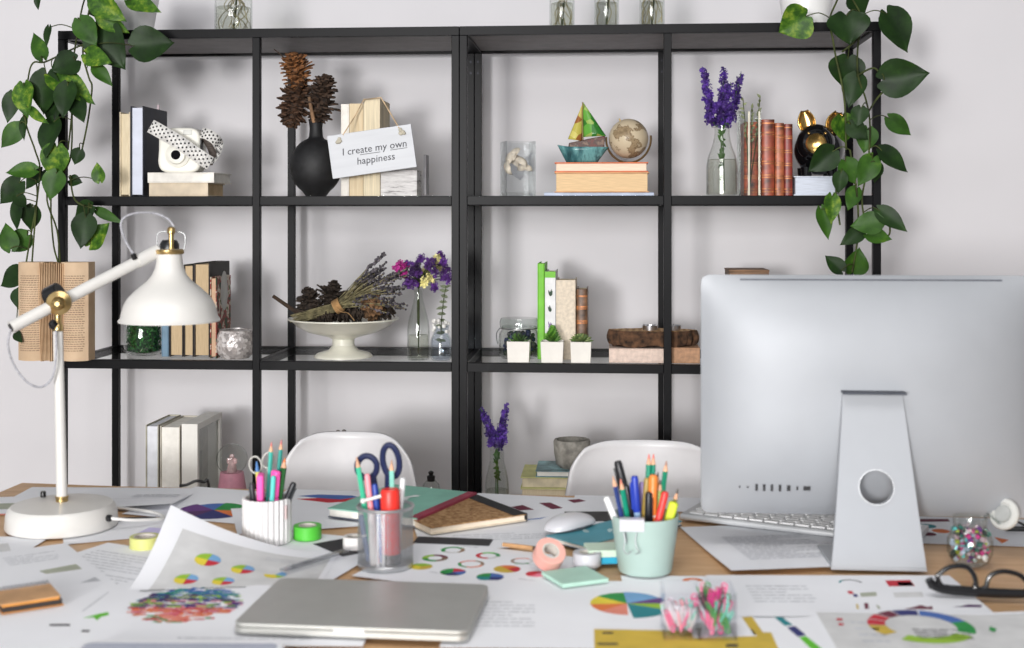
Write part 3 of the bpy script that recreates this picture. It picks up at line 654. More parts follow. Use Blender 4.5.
def twig_vase():
    Y = 3.10; x0, x1 = X(739, Y), X(761, Y); h = ZZ(750, 111, Y)-Z1; w = x1-x0; r = thing('twig_vase', 'narrow square clear vase of green sprigs before leather books', 'vase', ((x0+x1)/2, Y+w/2, Z1)); t = .0045
    m = MB()
    for c, d in (((0, -w/2+t/2, h/2), (w, t, h)), ((0, w/2-t/2, h/2), (w, t, h)), ((-w/2+t/2, 0, h/2), (t, w-2*t, h)), ((w/2-t/2, 0, h/2), (t, w-2*t, h)), ((0, 0, t), (w-2*t, w-2*t, 2*t))): m.box(c, d)
    m.build('vase_glass', CLEAR, r)
    m = MB()
    for s in (-1, 1): m.box((s*(w/2-.003)*(.96 if s > 0 else .1), -w/2+.002, h*.5), (.0042, .0046, h*.99))
    m.build('vase_edges', mat('frosted_edge', (206, 200, 180), .4), r)
    st = MB()
    for tx, ty in ((743, 100), (760, 97), (752, 108)):
        p0 = Vector((0, 0, .01)); p1 = at(tx, ty, Y=Y+w/2)-Vector(r.location); st.tube([p0, p0.lerp(p1, .5)+Vector((.003, 0, 0)), p1], .0012, 5)
        for i in range(9):
            c = p0.lerp(p1, 1-i*.05); a = R.uniform(0, 6.3); leaf(st, c, c+Vector((math.cos(a)*.010, math.sin(a)*.006, R.uniform(.002, .012))), .006, 1)
    o = st.build('green_sprigs', [STEM, mat('sprig_green', (126, 134, 96), .6, var=.2)], None, loc=r.location); tag(o, 'thin green sprigs standing in the narrow square vase', 'sprigs')
twig_vase()
RED = mat('red_leather', (142, 68, 48), .42, var=.3, scale=40); RED2 = mat('tan_leather', (158, 88, 58), .42, var=.3, scale=40); RED3 = mat('dark_red_leather', (126, 48, 40), .42, var=.3, scale=40); GILT = mat('gilt', (176, 112, 66), .45, .2, var=.3, scale=90)
bz = [.05, .09, .24, .27, .42, .45, .6, .63, .8, .83, .95]
up('old brown leather book seen through the narrow square vase', 744, 760, 122, Z1, 3.14, .13, mat('brown_leather', (146, 72, 48), .45, var=.35, scale=50), bands=(GILT, bz, .0013), roundspine=True)
up('thick red leather book with gilt bands, first right of square vase', 761.8, 774.5, 119.5, Z1, 3.1, .13, RED, bands=(GILT, bz, .0013), roundspine=True)
up('tan leather book with gilt bands in the middle of the leather set', 775, 784, 123, Z1, 3.1, .13, RED2, bands=(GILT, bz, .0013), roundspine=True)
up('narrow dark red leather book with gilt bands beside the black pig', 784.3, 792.5, 124, Z1, 3.1, .13, RED3, bands=(GILT, bz, .0013), roundspine=True)
zp = flat('thick white book lying under the black and gold pig', 794, 838, Z1, 19.5, 3.1, .14, mat('book_white3', (222, 228, 238), .6), pages=mat('pages_bluewhite', (214, 220, 232), .8, var=.06, scale=30, stretch=(1, 1, 40)), fore=True)
def pig():
    Y = 3.16; px = 818; sc = S(px, Y); r = thing('piggy_bank', 'glossy black piggy bank with gold snout and ears behind the right vine', 'piggy bank', (X(px, Y), Y, zp))
    bl = mat('gloss_black', (16, 16, 18), .12, var=.1, coat=.5); gd = mat('gloss_gold', (206, 168, 100), .18, .9, var=.12, scale=30)
    m = MB(); m.ball((2*sc, .01, 27*sc), (25*sc, .06, 25*sc), 28, 18); m.ball((-4*sc, -.03, 33*sc), (19*sc, .036, 19*sc), 24, 16); m.build('body', bl, r)
    for x in (-13, 12):
        for y in (-.03, .03): MB().lathe([(5*sc, 0), (6*sc, 9*sc)], 14, 0, Matrix.Translation((x*sc, y, 0))).build('foot', bl, r)
    MB().lathe([(10*sc, 0), (10*sc, .012), (8.6*sc, .016), (6.5*sc, .014), (.001, .013)], 24, 0, align((-6*sc, -.062, 32*sc), (-.15, -1, -.06))).build('snout', gd, r)
    for q, (x, z, rt) in enumerate(((-11, 45, -.2), (12, 44, .3))):
        m = MB(); A = Matrix.Translation((x*sc, -.02, z*sc)) @ Matrix.Rotation(rt, 4, 'Y')
        def fn(u, v): a = PI*(u-.5)*1.2; return (math.sin(a)*8.5*sc*math.sin(PI*(.2+.72*v))**.8, .012*math.cos(a)-.006, 21*sc*v)
        m.grid(fn, 12, 8, 0, A); m.build('ear', gd, r, solid=.003)
    m = MB()
    for x in (-9, 7): MB().ball((x*sc-4*sc, -.061, 42*sc), 1.6*sc, 10, 8).build('eye', gd, r)
pig()
# ------------------------------------------------------------------ second shelf row
def terrarium():
    Y = 3.17; px = 144; sc = S(px, Y); r = thing('terrarium_jar', 'round glass jar packed with green moss beneath the white lamp shade', 'jar', (X(px, Y), Y, Z2)); q = 20*sc
    vessel(r, 'jar_glass', [(q*.7, 0), (q*.98, .012), (q, .045), (q*.93, .08), (q*.8, .1), (q*.8, .108)], .002, CLEAR, r)
    m = MB()
    for i in range(1500):
        a = R.uniform(0, 2*PI); z = R.uniform(.01, .092); rr = (q*.9-.004)*(1-.9*max(0, z-.075)/.05)*R.uniform(.75, 1.0); leaf(m, (math.cos(a)*rr, math.sin(a)*rr, z), (math.cos(a)*rr*.97+R.uniform(-.006, .006), math.sin(a)*rr*.97+R.uniform(-.006, .006), z+R.uniform(-.004, .007)), .005, R.randrange(2), (math.cos(a), math.sin(a), .3))
    m.lathe([(q*.4, .006), (q*.6, .02), (q*.66, .05), (q*.5, .08), (.001, .085)], 20, 0)
    m.build('moss', [mat('moss_dark', (22, 62, 26), .8, var=.3, scale=80), mat('moss_green', (42, 104, 40), .7, var=.3, scale=80)], r, smooth=False)
terrarium()
Yb = 3.13
up('thin light blue book beside the moss jar beneath the lamp', 161.5, 168.5, 300, Z2, Yb, .16, mat('blue_cover', (112, 142, 164), .6), name='book')
TANC = mat('dark_brown_cover', (48, 40, 36), .6)
up('short tan paged book, left of three below the lamp shade', 169.5, 183, 296, Z2, Yb, .16, TANC, pages=PAGET, fore=True)
up('tan paged book, middle one of three behind the lamp shade', 183.6, 193.5, 264.5, Z2, Yb, .17, TANC, pages=PAGET, fore=True)
up('thick tan paged book with dark cover right of the lamp neck', 194, 209.5, 263, Z2, Yb, .17, TANC, pages=PAGET, fore=True)
FLOR = pattern('floral_cover', 'noise', [(.34, (60, 76, 52)), (.44, (150, 70, 62)), (.52, (206, 196, 178)), (.62, (98, 106, 66)), (.72, (122, 54, 50))], 34, (1, 1, 1), .5, detail=2, const=True)
fb = up('floral patterned book leaning beside the silver mosaic candle holder', 210, 216.5, 277, Z2, 3.1, .12, FLOR, pages=mat('pages_rosy', (206, 170, 140), .7), fore=True)
t_ = (X(216.5, 3.1)-X(210, 3.1))/2
def ov(a): return (t_+.0006, .062+.03*math.cos(a), .165+.05*math.sin(a))
MB().poly([ov(2*PI*i/28) for i in range(28)]).build('cover_oval', mat('oval_grey', (190, 188, 182), .4), fb)
def mosaic():
    Y = 3.12; px = 235.5; sc = S(px, Y); r = thing('mosaic_candle_holder', 'round silver mosaic candle holder on shelf beside the floral book', 'candle holder', (X(px, Y), Y, Z2)); q = 19*sc; h = 28*sc
    m, nt, b = nodes('silver_mosaic'); vo = nt.nodes.new('ShaderNodeTexVoronoi'); vo.inputs['Scale'].default_value = 130; nt.links.new(coord(nt), vo.inputs['Vector'])
    sp = nt.nodes.new('ShaderNodeSeparateColor'); nt.links.new(vo.outputs['Color'], sp.inputs[0]); nt.links.new(ramp(nt, sp.outputs[0], [(.1, (160, 154, 152)), (.5, (196, 188, 184)), (.85, (226, 220, 218))]), b.inputs['Base Color'])
    b.inputs['Roughness'].default_value = .25; b.inputs['Metallic'].default_value = .2; bump(nt, b, vo.outputs['Distance'], .7)
    vessel(r, 'mosaic_bowl', [(q*.72, 0), (q*.95, h*.2), (q, h*.5), (q*.95, h*.8), (q*.82, h)], .003, m, r)
    MB().lathe([(q*.84, h*.985), (q*.86, h*1.01), (q*.79, h*1.02), (q*.78, h*.98)], 32, cap0=False, cap1=False).build('rim', mat('silver_rim', (206, 202, 200), .3, .7), r)
mosaic()
def compote():
    Y = 3.16; px = 343.5; sc = S(px, Y); r = thing('pedestal_bowl', 'wide cream pedestal bowl heaped with pine cones and lavender', 'bowl', (X(px, Y), Y, Z2)); cer = mat('cream_ceramic', (228, 226, 212), .3, var=.02, coat=.3)
    k = sc; prof = [(29*k, 0), (29*k, 1.5*k), (26*k, 4*k), (15*k, 7*k), (11*k, 12*k), (11*k, 18*k), (15*k, 20*k), (34*k, 25*k), (46*k, 31*k), (51*k, 36*k), (55*k, 37.5*k), (55*k, 39*k), (50*k, 38*k), (44*k, 33.5*k), (30*k, 28*k), (1*k, 25*k)]
    m = MB(); m.lathe(prof[:8], 48, cap1=False); m.build('pedestal', cer, r); m = MB(); m.lathe(prof[7:], 48, cap0=False, cap1=False); m.build('dish', cer, r)
    top = Z2+36*k; c0 = Vector(r.location)
    for i, (x, y, dy, ax, l, w, lb) in enumerate(((310, 306, .0, (-.1, -.2, 1), 42, 17, 'dark open pine cone at the left of the pedestal bowl'), (331, 302, .02, (.15, 0, 1), 50, 17, 'tallest pine cone standing behind the lavender tie'), (350, 314, -.03, (1, -.3, .1), 36, 12, 'dark pine cone lying below the lavender stems'), (372, 307, -.035, (.2, -.7, .5), 34, 15, 'light brown pine cone under the lavender flowers'), (322, 317, -.05, (.8, -.4, .2), 30, 9, 'small dark pine cone below the lavender tie'), (383, 312, -.01, (1, 0, .3), 24, 11, 'dark pine cone at the right edge of the bowl'))):
        m = MB(); pinecone(m, (0, 0, 0), ax, l*sc*.92, w*sc*.9, 11, 9, openness=.45)
        col = (112, 84, 58) if i == 3 else (58, 48, 40)
        tag(m.build('pine_cone', mat('bowl_cone%d' % (i == 3), col, .85, var=.35, scale=90), None, ang=20, loc=at(x, y, Y=Y+dy)), lb, 'pine cone', 'pine cones in the pedestal bowl')
    a, b2 = at(273, 296, Y=Y-.01), at(299, 314, Y=Y-.01)
    tag(MB().tube([Vector(), (b2-a)*.5, b2-a], [.0045, .005, .005], 8).build('brown_stick', TWIG, None, loc=a), 'dark brown stick poking out left of the pedestal bowl', 'stick')
    # lavender
    tie = at(338, 306, Y=Y-.06); r2 = thing('lavender_bunch', 'dried lavender bunch tied with twine lying across the pine cones', 'flowers', tie)
    st = MB(); fl = MB(); LG = mat('lavender_grey', (88, 83, 88), .9, var=.3, scale=60); LD = mat('lavender_dark', (58, 54, 60), .9, var=.3, scale=60)
    for i in range(64):
        u = R.random(); v = R.random()
        e = at(375+R.uniform(-10, 34), 268+R.uniform(0, 62)*(.4+.6*v), Y=Y-.06+R.uniform(-.03, .06)) if i > 5 else at(R.choice((386, 388, 384, 395)), R.choice((254, 262, 268)), Y=Y-.05)
        tail = at(R.uniform(290, 306), R.uniform(315, 323), Y=Y-.065+R.uniform(-.01, .02)); t0 = tie+Vector((R.uniform(-.01, .01), R.uniform(-.01, .01), R.uniform(-.011, .011)))
        d = (e-t0); e2 = e if d.length < .21 else t0+d*(.21/d.length)
        if i <= 5: e2 = e
        P = [tail-tie, t0-tie, t0.lerp(e2, .55)-tie+Vector((0, 0, .006)), e2-tie]; P = smoothpts(P, 4); st.tube(P, .0011, 4)
        d = (P[-1]-P[-3]).normalized(); n = 11 if i > 5 else 16
        for k2 in range(n):
            c = P[-1]-d*(k2*.0042)+Vector((R.uniform(-1, 1), R.uniform(-1, 1), R.uniform(-1, 1)))*.0028; fl.ball(c, R.uniform(.0024, .0042), 5, 4, R.randrange(2))
    st.build('stems', mat('dry_stems', (132, 124, 92), .85, var=.25, scale=80), r2); fl.build('flower_heads', [LG, LD], r2)
    m = MB(); ax = (at(352, 298, Y=Y-.06)-tie).normalized(); A = align((0, 0, 0), ax)
    for k2 in range(6): m.tube([A @ Vector((math.cos(2*PI*j/16)*.017, math.sin(2*PI*j/16)*.017, (k2-2.5)*.0032)) for j in range(16)], .0017, 5, closed=True)
    m.tube(smoothpts([(0, -.018, 0), (.012, -.024, -.012), (.03, -.022, -.016), (.045, -.02, -.034)], 4), .001, 5)
    m.build('twine', mat('raffia', (178, 140, 94), .9, var=.2), r2)
compote()
bt, sc, h = bottle('slim clear bottle with statice flowers right of the pedestal bowl', 418.5, 3.12, Z2, 22.5, 70, 8.5, .35)
def statice():
    Y = 3.12; r = thing('statice_stems', 'purple, magenta and cream statice flowers in the slim bottle', 'flowers', (X(418.5, Y), Y, Z2+h)); b0 = Vector(r.location); st = MB(); fl = MB()
    pts = [(400, 265, 1), (405, 268, 1), (397, 269, 1), (404, 273, 1), (408, 264, 0), (412, 272, 0), (410, 280, 0), (416, 266, 0), (420, 277, 0), (414, 284, 0), (407, 284, 0), (421, 258, 0), (426, 270, 2), (428, 265, 0), (424, 282, 2), (431, 262, 0), (434, 272, 0), (436, 259, 2), (440, 256, 0), (444, 262, 0), (437, 266, 2), (446, 271, 0), (443, 276, 0), (434, 287, 0), (430, 278, 2), (438, 262, 0), (418, 272, 0), (441, 268, 2), (447, 279, 0), (426, 276, 0)]
    for x, y, k in pts:
        c = at(x, y, Y=Y+R.uniform(-.025, .025))-b0; st.tube(smoothpts([(0, 0, -h+.015), (0, 0, 0), c*.6+Vector((0, 0, .008)), c], 4), .0009, 4)
        for i in range(34):
            d = Vector((R.gauss(0, 1), R.gauss(0, 1), R.gauss(0, 1))).normalized()*R.uniform(.004, .0125); floret(fl, c+d, .005, k)
    st.build('stems', STEM, r); fl.build('blossoms', [mat('statice_purple', (86, 44, 120), .7, var=.35), mat('statice_magenta', (170, 44, 132), .7, var=.3), mat('statice_cream', (226, 214, 150), .7, var=.15)], r, smooth=False)
statice()
def euca():
    Y = 3.11; px = 441; sc = S(px, Y); r = thing('small_glass_vase', 'small cut glass vase at the right end of the bowl shelf', 'vase', (X(px, Y), Y, Z2)); q = 11*sc
    vessel(r, 'vase_glass', [(q*.8, 0), (q, .01), (q*.95, .05), (q*.6, .07), (q*.75, .085)], .003, glass('cut_glass', (244, 247, 250), (190, 198, 208), .08, 1.3), r)
    m = MB()
    for i in range(26): a = R.uniform(0, 6.3); z = R.uniform(.07, .10); m.ball((math.cos(a)*q*.7, math.sin(a)*q*.7, z), R.uniform(.003, .006), 6, 4)
    o = m.build('white_blossoms', mat('white_blossom', (232, 230, 226), .8, var=.06), None, loc=r.location); tag(o, 'tiny white blossoms clustered in the small cut glass vase', 'flowers')
    r2 = thing('eucalyptus_sprig', 'grey green eucalyptus sprig standing in the small glass vase', 'sprig', r.location); st = MB(); b0 = Vector(r.location)
    P = smoothpts([(0, 0, .012), at(441, 330, Y=Y)-b0, at(443, 305, Y=Y)-b0, at(446, 286, Y=Y)-b0], 8); st.tube(P, .0013, 5); lv = MB()
    for i in range(5, len(P)-1, 2):
        for s in (-1, 1): leaf(lv, P[i], P[i]+Vector((s*R.uniform(.008, .016), R.uniform(-.012, .006), R.uniform(-.002, .006))), .010, 0, (0, -1, .8))
    st.build('stem', STEM, r2); lv.build('leaves', [mat('eucalyptus', (112, 120, 96), .7, var=.2)], r2)
euca()
def bale_jar():
    Y = 3.17; px = 519; sc = S(px, Y); r = thing('bale_jar', 'clear wire bale jar of dark pieces behind the left succulent', 'jar', (X(px, Y), Y, Z2)); q = 20*sc
    vessel(r, 'jar_glass', [(q*.85, 0), (q, .01), (q, 24*sc), (q*.85, 29*sc), (q*.85, 32*sc)], .0025, CLEAR, r)
    MB().lathe([(q*.95, 31*sc), (q*.97, 36*sc), (q*.9, 40*sc), (.001, 40.5*sc)], 32).build('lid', glass('jar_lid', (238, 242, 240), (150, 164, 156), .03, 1.3), r)
    m = MB(); m.tube([(math.cos(2*PI*i/32)*q*.93, math.sin(2*PI*i/32)*q*.93, 30*sc) for i in range(32)], .0013, 6, closed=True); m.tube(smoothpts([(-q*.95, -.004, 30*sc), (-q*1.12, -.006, 24*sc), (-q*1.05, -.006, 14*sc), (-q*1.0, -.004, 22*sc)], 4), .0013, 6); m.build('wire_clasp', mat('steel_wire', (150, 152, 152), .3, 1), r)
    m = MB()
    for i in range(110):
        a = R.uniform(0, 6.3); d = q*.78*math.sqrt(R.random()); m.ball((math.cos(a)*d, math.sin(a)*d, R.uniform(.008, .062)), R.uniform(.005, .008), 7, 5, R.randrange(3))
    o = m.build('dark_pebbles', [mat('pebble_blue', (36, 46, 84), .5, var=.3), mat('pebble_green', (50, 66, 50), .5, var=.3), mat('pebble_grey', (74, 76, 76), .5, var=.3)], None, loc=r.location); tag(o, 'dark blue and green pieces filling the wire bale jar', 'pebbles', kind='stuff')
bale_jar()
def succulent(px, label, kind, wpx=23, pl=None):
    Y = 3.092; sc = S(px, Y); w = wpx*sc; r = thing('potted_succulent', label, 'plant', (X(px, Y), Y, Z2), 0, 'three succulents in white cube pots'); h = 21*sc
    pm = mat('white_pot', (226, 222, 214), .4, var=.02); t = .003; m = MB()
    def ring(k, z): return [(-k, -k, z), (k, -k, z), (k, k, z), (-k, k, z)]
    v = ring(w*.46, 0)+ring(w*.5, h)+ring(w*.5-t, h)+ring(w*.5-t, h-.008); fs = [(3, 2, 1, 0), (12, 13, 14, 15)]
    for j in range(3): fs += [(j*4+i, j*4+(i+1) % 4, j*4+4+(i+1) % 4, j*4+4+i) for i in range(4)]
    m.add(v, fs); m.build('pot', pm, r, bevel=.0012)
    lv = MB(); mt = [[mat('succ_dark', (54, 82, 46), .5, var=.2), mat('succ_mid', (86, 128, 54), .5, var=.2)], [mat('succ_bright', (70, 124, 40), .5, var=.2), mat('succ_bright2', (112, 164, 62), .5, var=.2)], [mat('succ_rose', (96, 122, 66), .5, var=.2), mat('succ_rose2', (142, 160, 96), .5, var=.2)]][kind]
    def fat(p, d, L, w2, tone):
        A = align(p, d); lv.lathe([(w2*.25, 0), (w2*.5, L*.35), (w2*.48, L*.6), (w2*.25, L*.85), (.0003, L)], 7, tone, A, sy=.5)
    if kind == 0:
        for i in range(30): a = i*2.4; e = .15+1.2*i/30; fat((R.uniform(-.008, .008), R.uniform(-.008, .008), h-.006), (math.cos(a)*math.cos(e), math.sin(a)*math.cos(e), math.sin(e)), .026, .007, i % 2)
    elif kind == 1:
        for i in range(70): a = i*2.4; z = h-.006+.042*i/70; q = (1-i/80); fat((0, 0, z), (math.cos(a), math.sin(a), .55), .024*q+.003, .0085, i % 2)
    else:
        for i in range(46): a = i*2.4; e = .15+1.3*i/46; fat((0, 0, h-.003), (math.cos(a)*math.cos(e), math.sin(a)*math.cos(e), math.sin(e)), .032*(1-.35*i/46), .013, i % 2)
    lv.build('succulent_leaves', mt, r)
succulent(519, 'dark small leaved succulent in the leftmost white cube pot', 0)
succulent(552.5, 'bright green upright succulent in the middle white cube pot', 1)
succulent(581, 'rosette succulent in the rightmost white cube pot', 2, 21)
Yc = 3.14
LIME = mat('lime_cover', (112, 190, 40), .55, var=.06)
up('tall thin lime green book leaning behind the succulents', 537.5, 544.5, 263.5, Z2, Yc, .15, LIME)
wb = up('white book with lime ends and leaf prints behind middle succulent', 545, 555.5, 271.5, Z2, Yc, .15, mat('book_white4', (226, 226, 226), .6))
def spine_prints():
    Hh = ZZ(550, 271.5, Yc)-Z2; m = MB(); w = X(555.5, Yc)-X(545, Yc)
    m.box((0, -.0006, Hh*.965), (w, .0012, Hh*.07), 0); m.box((0, -.0006, Hh*.15), (w, .0012, Hh*.3), 0)
    for z in (.76, .58): 
        for a in range(5): leaf(m, (0, -.0012, Hh*(z-.03)), (R.uniform(-.008, .008), -.0012, Hh*(z+R.uniform(-.02, .05))), .005, 1, fold=0, droop=0)
    for a in range(6): leaf(m, (0, -.0012, Hh*.36), (R.uniform(-.006, .006), -.0012, Hh*(.38+.012*a)), .004, 2, fold=0, droop=0)
    merge([c for c in wb.children if c.name.startswith('cover')][0], m, [LIME, mat('print_darkgreen', (52, 74, 56), .7), mat('print_mauve', (130, 110, 150), .7)])
spine_prints()
up('thick cream book between white book and brown leather book', 556, 575.5, 280, Z2, Yc, .15, mat('linen_cover', (222, 208, 188), .75, var=.05, scale=120), pages=PAGES)
up('narrow brown gilt leather book behind the rosette succulent', 576.5, 587.5, 289, Z2, Yc, .13, mat('brown_leather2', (104, 76, 56), .45, var=.3, scale=60), bands=(GILT, [.1, .3, .33, .52, .55, .72, .75, .9], .002), roundspine=True)
Yd = 3.085
zb_ = flat('pale linen book lying under the left part of the wood slice', 609, 664, Z2, 14.2, Yd, .15, mat('linen_pink', (220, 198, 184), .75, var=.05, scale=100), pages=PAGES)
tb = flat('tan book lying under the right part of the wood slice', 666, 700, Z2, 15.5, Yd, .15, mat('tan_cloth', (182, 140, 108), .7, var=.08, scale=100), pages=PAGET)
def slice_():
    Y = 3.14; z = max(zb_, tb)+.0008; a, b2 = X(611, Y), X(694, Y); r = thing('wood_slice_holder', 'bark edged wood slice tealight holder lying on two books', 'candle holder', ((a+b2)/2, Y, z)); w = (b2-a)/2; h = 15*S(650, Y)
    bark = mat('bark', (74, 52, 36), .95, var=.45, scale=60, bmp=1); cut = pattern('cut_wood', 'wave_x', [(.2, (168, 130, 90)), (.8, (200, 162, 118))], 20, (1, 1, 1), .8, dist=3)
    def side(u, v): a2 = 2*PI*u; q = 1+.06*math.sin(5*a2)+.04*math.sin(11*a2+1)+.03*math.sin(23*a2); q *= 1+.05*math.sin(PI*v); return (math.cos(a2)*w*q, math.sin(a2)*.05*q, h*v+(.003*math.sin(7*a2) if v == 0 else 0))
    m = MB(); m.grid(side, 60, 5, 0); m.poly([side(i/60, 0) for i in range(59, -1, -1)], 0); m.build('bark_rim', bark, r)
    m = MB(); m.poly([Vector(side(i/60, 1))+Vector((0, 0, .0003)) for i in range(60)], 0); m.build('cut_face', cut, r)
    for x, lb in ((650, 'silver cup tealight on left of wood slice'), (673, 'silver cup tealight on wood slice, beside the shelf post')):
        q = thing('tealight', lb, 'candle', (X(x, Y), Y-.005, z+h+.0004), 0, 'tealights on the wood slice')
        vessel(q, 'tealight_cup', [(.018, 0), (.019, .012)], .0008, mat('tealight_alu', (200, 200, 204), .3, 1), q); MB().lathe([(.0175, .002), (.0175, .009), (.001, .009)], 24).build('wax', mat('wax_white', (240, 236, 226), .5), q); MB().tube([(0, 0, .009), (.001, 0, .015)], .0007, 5).build('wick', BLACKP, q)
slice_()
def wood_tray():
    Y = 3.2; a, b2 = X(727, Y), X(766, Y); h = ZZ(745, 270.5, Y)-Z2; t = thing('wooden_box', 'dark wooden box on shelf, only its top edge showing above the computer', 'box', ((a+b2)/2, Y, Z2)); w = b2-a; wd = mat('walnut', (112, 84, 60), .6, var=.25, scale=20, stretch=(1, 1, 8))
    m = MB(); k = .006
    m.box((0, 0, k/2), (w, .12, k)); 
    for s in (-1, 1): m.box((s*(w/2-k/2), 0, h/2), (k, .12, h)); m.box((0, s*(.06-k/2), h/2), (w-2*k, k, h))
    m.build('box_body', wd, t, bevel=.001); MB().box((0, 0, h+.002), (w*1.02, .124, .005)).build('box_lid', wd, t, bevel=.001)
wood_tray()
# ------------------------------------------------------------------ third shelf row
Ye = 3.12
up('white book with blue spine lettering, leftmost on bottom shelf', 145.5, 158.5, 425, Z3, Ye, .17, mat('sage_cover', (176, 172, 156), .7), pages=mat('pages_lilac', (222, 224, 230), .8, var=.04), fore=True)
up('thick cream book between white book and box frame, bottom shelf', 160, 180, 426, Z3, Ye, .17, mat('stone_cover', (190, 184, 172), .7), pages=PAGEW, fore=True)
def frame():
    Y = 3.11; a, b2 = X(181.5, Y), X(197.5, Y); h = ZZ(190, 424, Y)-Z3; w = b2-a; d = .2; r = thing('box_frame', 'white deep box picture frame standing sideways beside snow globe', 'picture frame', ((a+b2)/2, Y, Z3)); k = .016
    m = MB(); m.box((0, k/2, h/2), (w, k, h)); m.box((0, d-k/2, h/2), (w, k, h)); m.box((0, d/2, k/2), (w, d-2*k, k)); m.box((0, d/2, h-k/2), (w, d-2*k, k)); m.build('frame', mat('frame_white', (226, 224, 218), .45, var=.02), r, bevel=.001)
    MB().box((-w*.35, d/2, h/2), (.003, d-2*k, h-2*k)).build('backing', mat('mount', (206, 204, 196), .8), r)
    MB().box((-w*.35+.002, d*.5, h*.42), (.0006, d*.35, h*.4)).build('picture', mat('picture_grey', (136, 136, 128), .6, var=.3, scale=12), r)
    MB().box((w*.36, d/2, h/2), (.002, d-2*k, h-2*k)).build('glass', CLEAR, r)
frame()
def snowglobe():
    Y = 3.1; px = 232; sc = S(px, Y); r = thing('snow_globe', 'snow globe with pink base on bottom shelf beside box frame', 'snow globe', (X(px, Y), Y, Z3)); zb = ZZ(232, 472, Y)-Z3; k = sc
    pk = mat('pink_base', (216, 150, 168), .45, var=.06)
    MB().lathe([(15*k, 0), (15*k, zb*.5), (13.5*k, zb*.52), (14.5*k, zb*.6), (11.5*k, zb), (.001, zb)], 36).build('base', pk, r)
    c = (0, 0, zb+13*k); m = MB(); m.ball(c, 15.5*k, 32, 20); m.build('globe_glass', glass('globe_glass', (246, 248, 246), (150, 156, 150), .02, 1.2), r)
    m = MB(); m.lathe([(5*k, zb), (4.5*k, zb+5*k), (2*k, zb+12*k), (1.2*k, zb+13*k)], 16); m.ball((0, 0, zb+15.5*k), 2.7*k, 10, 8); m.ball((-3*k, 0, zb+11*k), (2.6*k, 1.2*k, 3.4*k), 8, 6); m.ball((3*k, 0, zb+11*k), (2.6*k, 1.2*k, 3.4*k), 8, 6); m.build('figurine', mat('figurine_pink', (214, 178, 180), .5, var=.15, scale=60), r)
snowglobe()
bt, sc, h = bottle('clear bottle with violet flowers on the bottom shelf by center posts', 497, 3.13, Z3, 24, 44+40, 14, .4)
delphinium('violet delphinium stems in the bottom shelf bottle', 497, 3.13, Z3, [(494, 442, 481, 408), (498, 444, 507, 404), (494, 446, 489, 424), (500, 446, 505, 424)], .015, .008, Z3+h)
Yf_ = 3.12
zq = flat('thick cream paged book at the bottom of the stack with concrete bowl', 520.5, 580, Z3, (ZZ(550, 489, Yf_)-Z3)/S(550, Yf_), Yf_, .16, mat('lime_cream', (214, 206, 160), .7), pages=PAGES, fore=True)
zq = flat('cream book with green dashes, middle of the stack with concrete bowl', 520.5, 574, zq, 11.5, Yf_, .16, mat('lime_cream2', (206, 204, 140), .7), pages=mat('pages_marked', (226, 214, 184), .8, var=.08), fore=True)
zq = flat('thin book with blue cover, topmost under the concrete bowl', 535.5, 577, zq, 6.5, Yf_, .13, mat('cyan_cover', (124, 156, 160), .6, var=.25, scale=24), pages=PAGEW, fore=True)
def concrete():
    Y = 3.17; px = 572; sc = S(px, Y); r = thing('concrete_bowl', 'grey concrete bowl on the book stack beside right chair', 'bowl', (X(px, Y), Y, zq)); k = sc
    vessel(r, 'bowl_body', [(12*k, 0), (16*k, 4*k), (18*k, 15*k), (18.5*k, 26*k), (17.5*k, 28*k)], .006, mat('concrete', (150, 146, 138), .9, var=.14, scale=50, bmp=.3), r)
concrete()
def tiny_jar():
    Y = 3.16; px = 431; sc = S(px, Y); r = thing('small_bottle', 'tiny bottle with dark stopper on bottom shelf right of left chair', 'bottle', (X(px, Y), Y, Z3)); z = ZZ(px, 480, Y)-Z3; k = sc
    vessel(r, 'bottle_glass', [(11*k, 0), (12*k, z*.5), (8*k, z*.9), (4*k, z)], .002, CLEAR, r)
    m = MB(); m.lathe([(3.8*k, z*.97), (4.2*k, z+4*k), (2*k, z+5*k), (3*k, z+8*k), (.001, z+9.5*k)], 16); m.build('stopper', BLACKP, r)
    a = at(330, 436, Y=3.2); b0 = Vector((a.x+.02, 3.2, Z3)); m = MB()
    r = thing('seed_heads', 'grey dried seed heads just peeking over the left chair', 'dried flowers', b0); fl = MB()
    for x, y in ((333, 434), (338, 431.5), (344, 431), (350, 433), (341, 434)):
        p = at(x, y, Y=3.2)-b0; m.tube([(R.uniform(-.01, .01), 0, .0015), p*.5, p], .0012, 5); fl.ball(p, (.006, .006, .004), 8, 6)
    m.build('stems', TWIG, r); fl.build('heads', mat('grey_seed', (132, 126, 122), .9, var=.3), r)
tiny_jar()

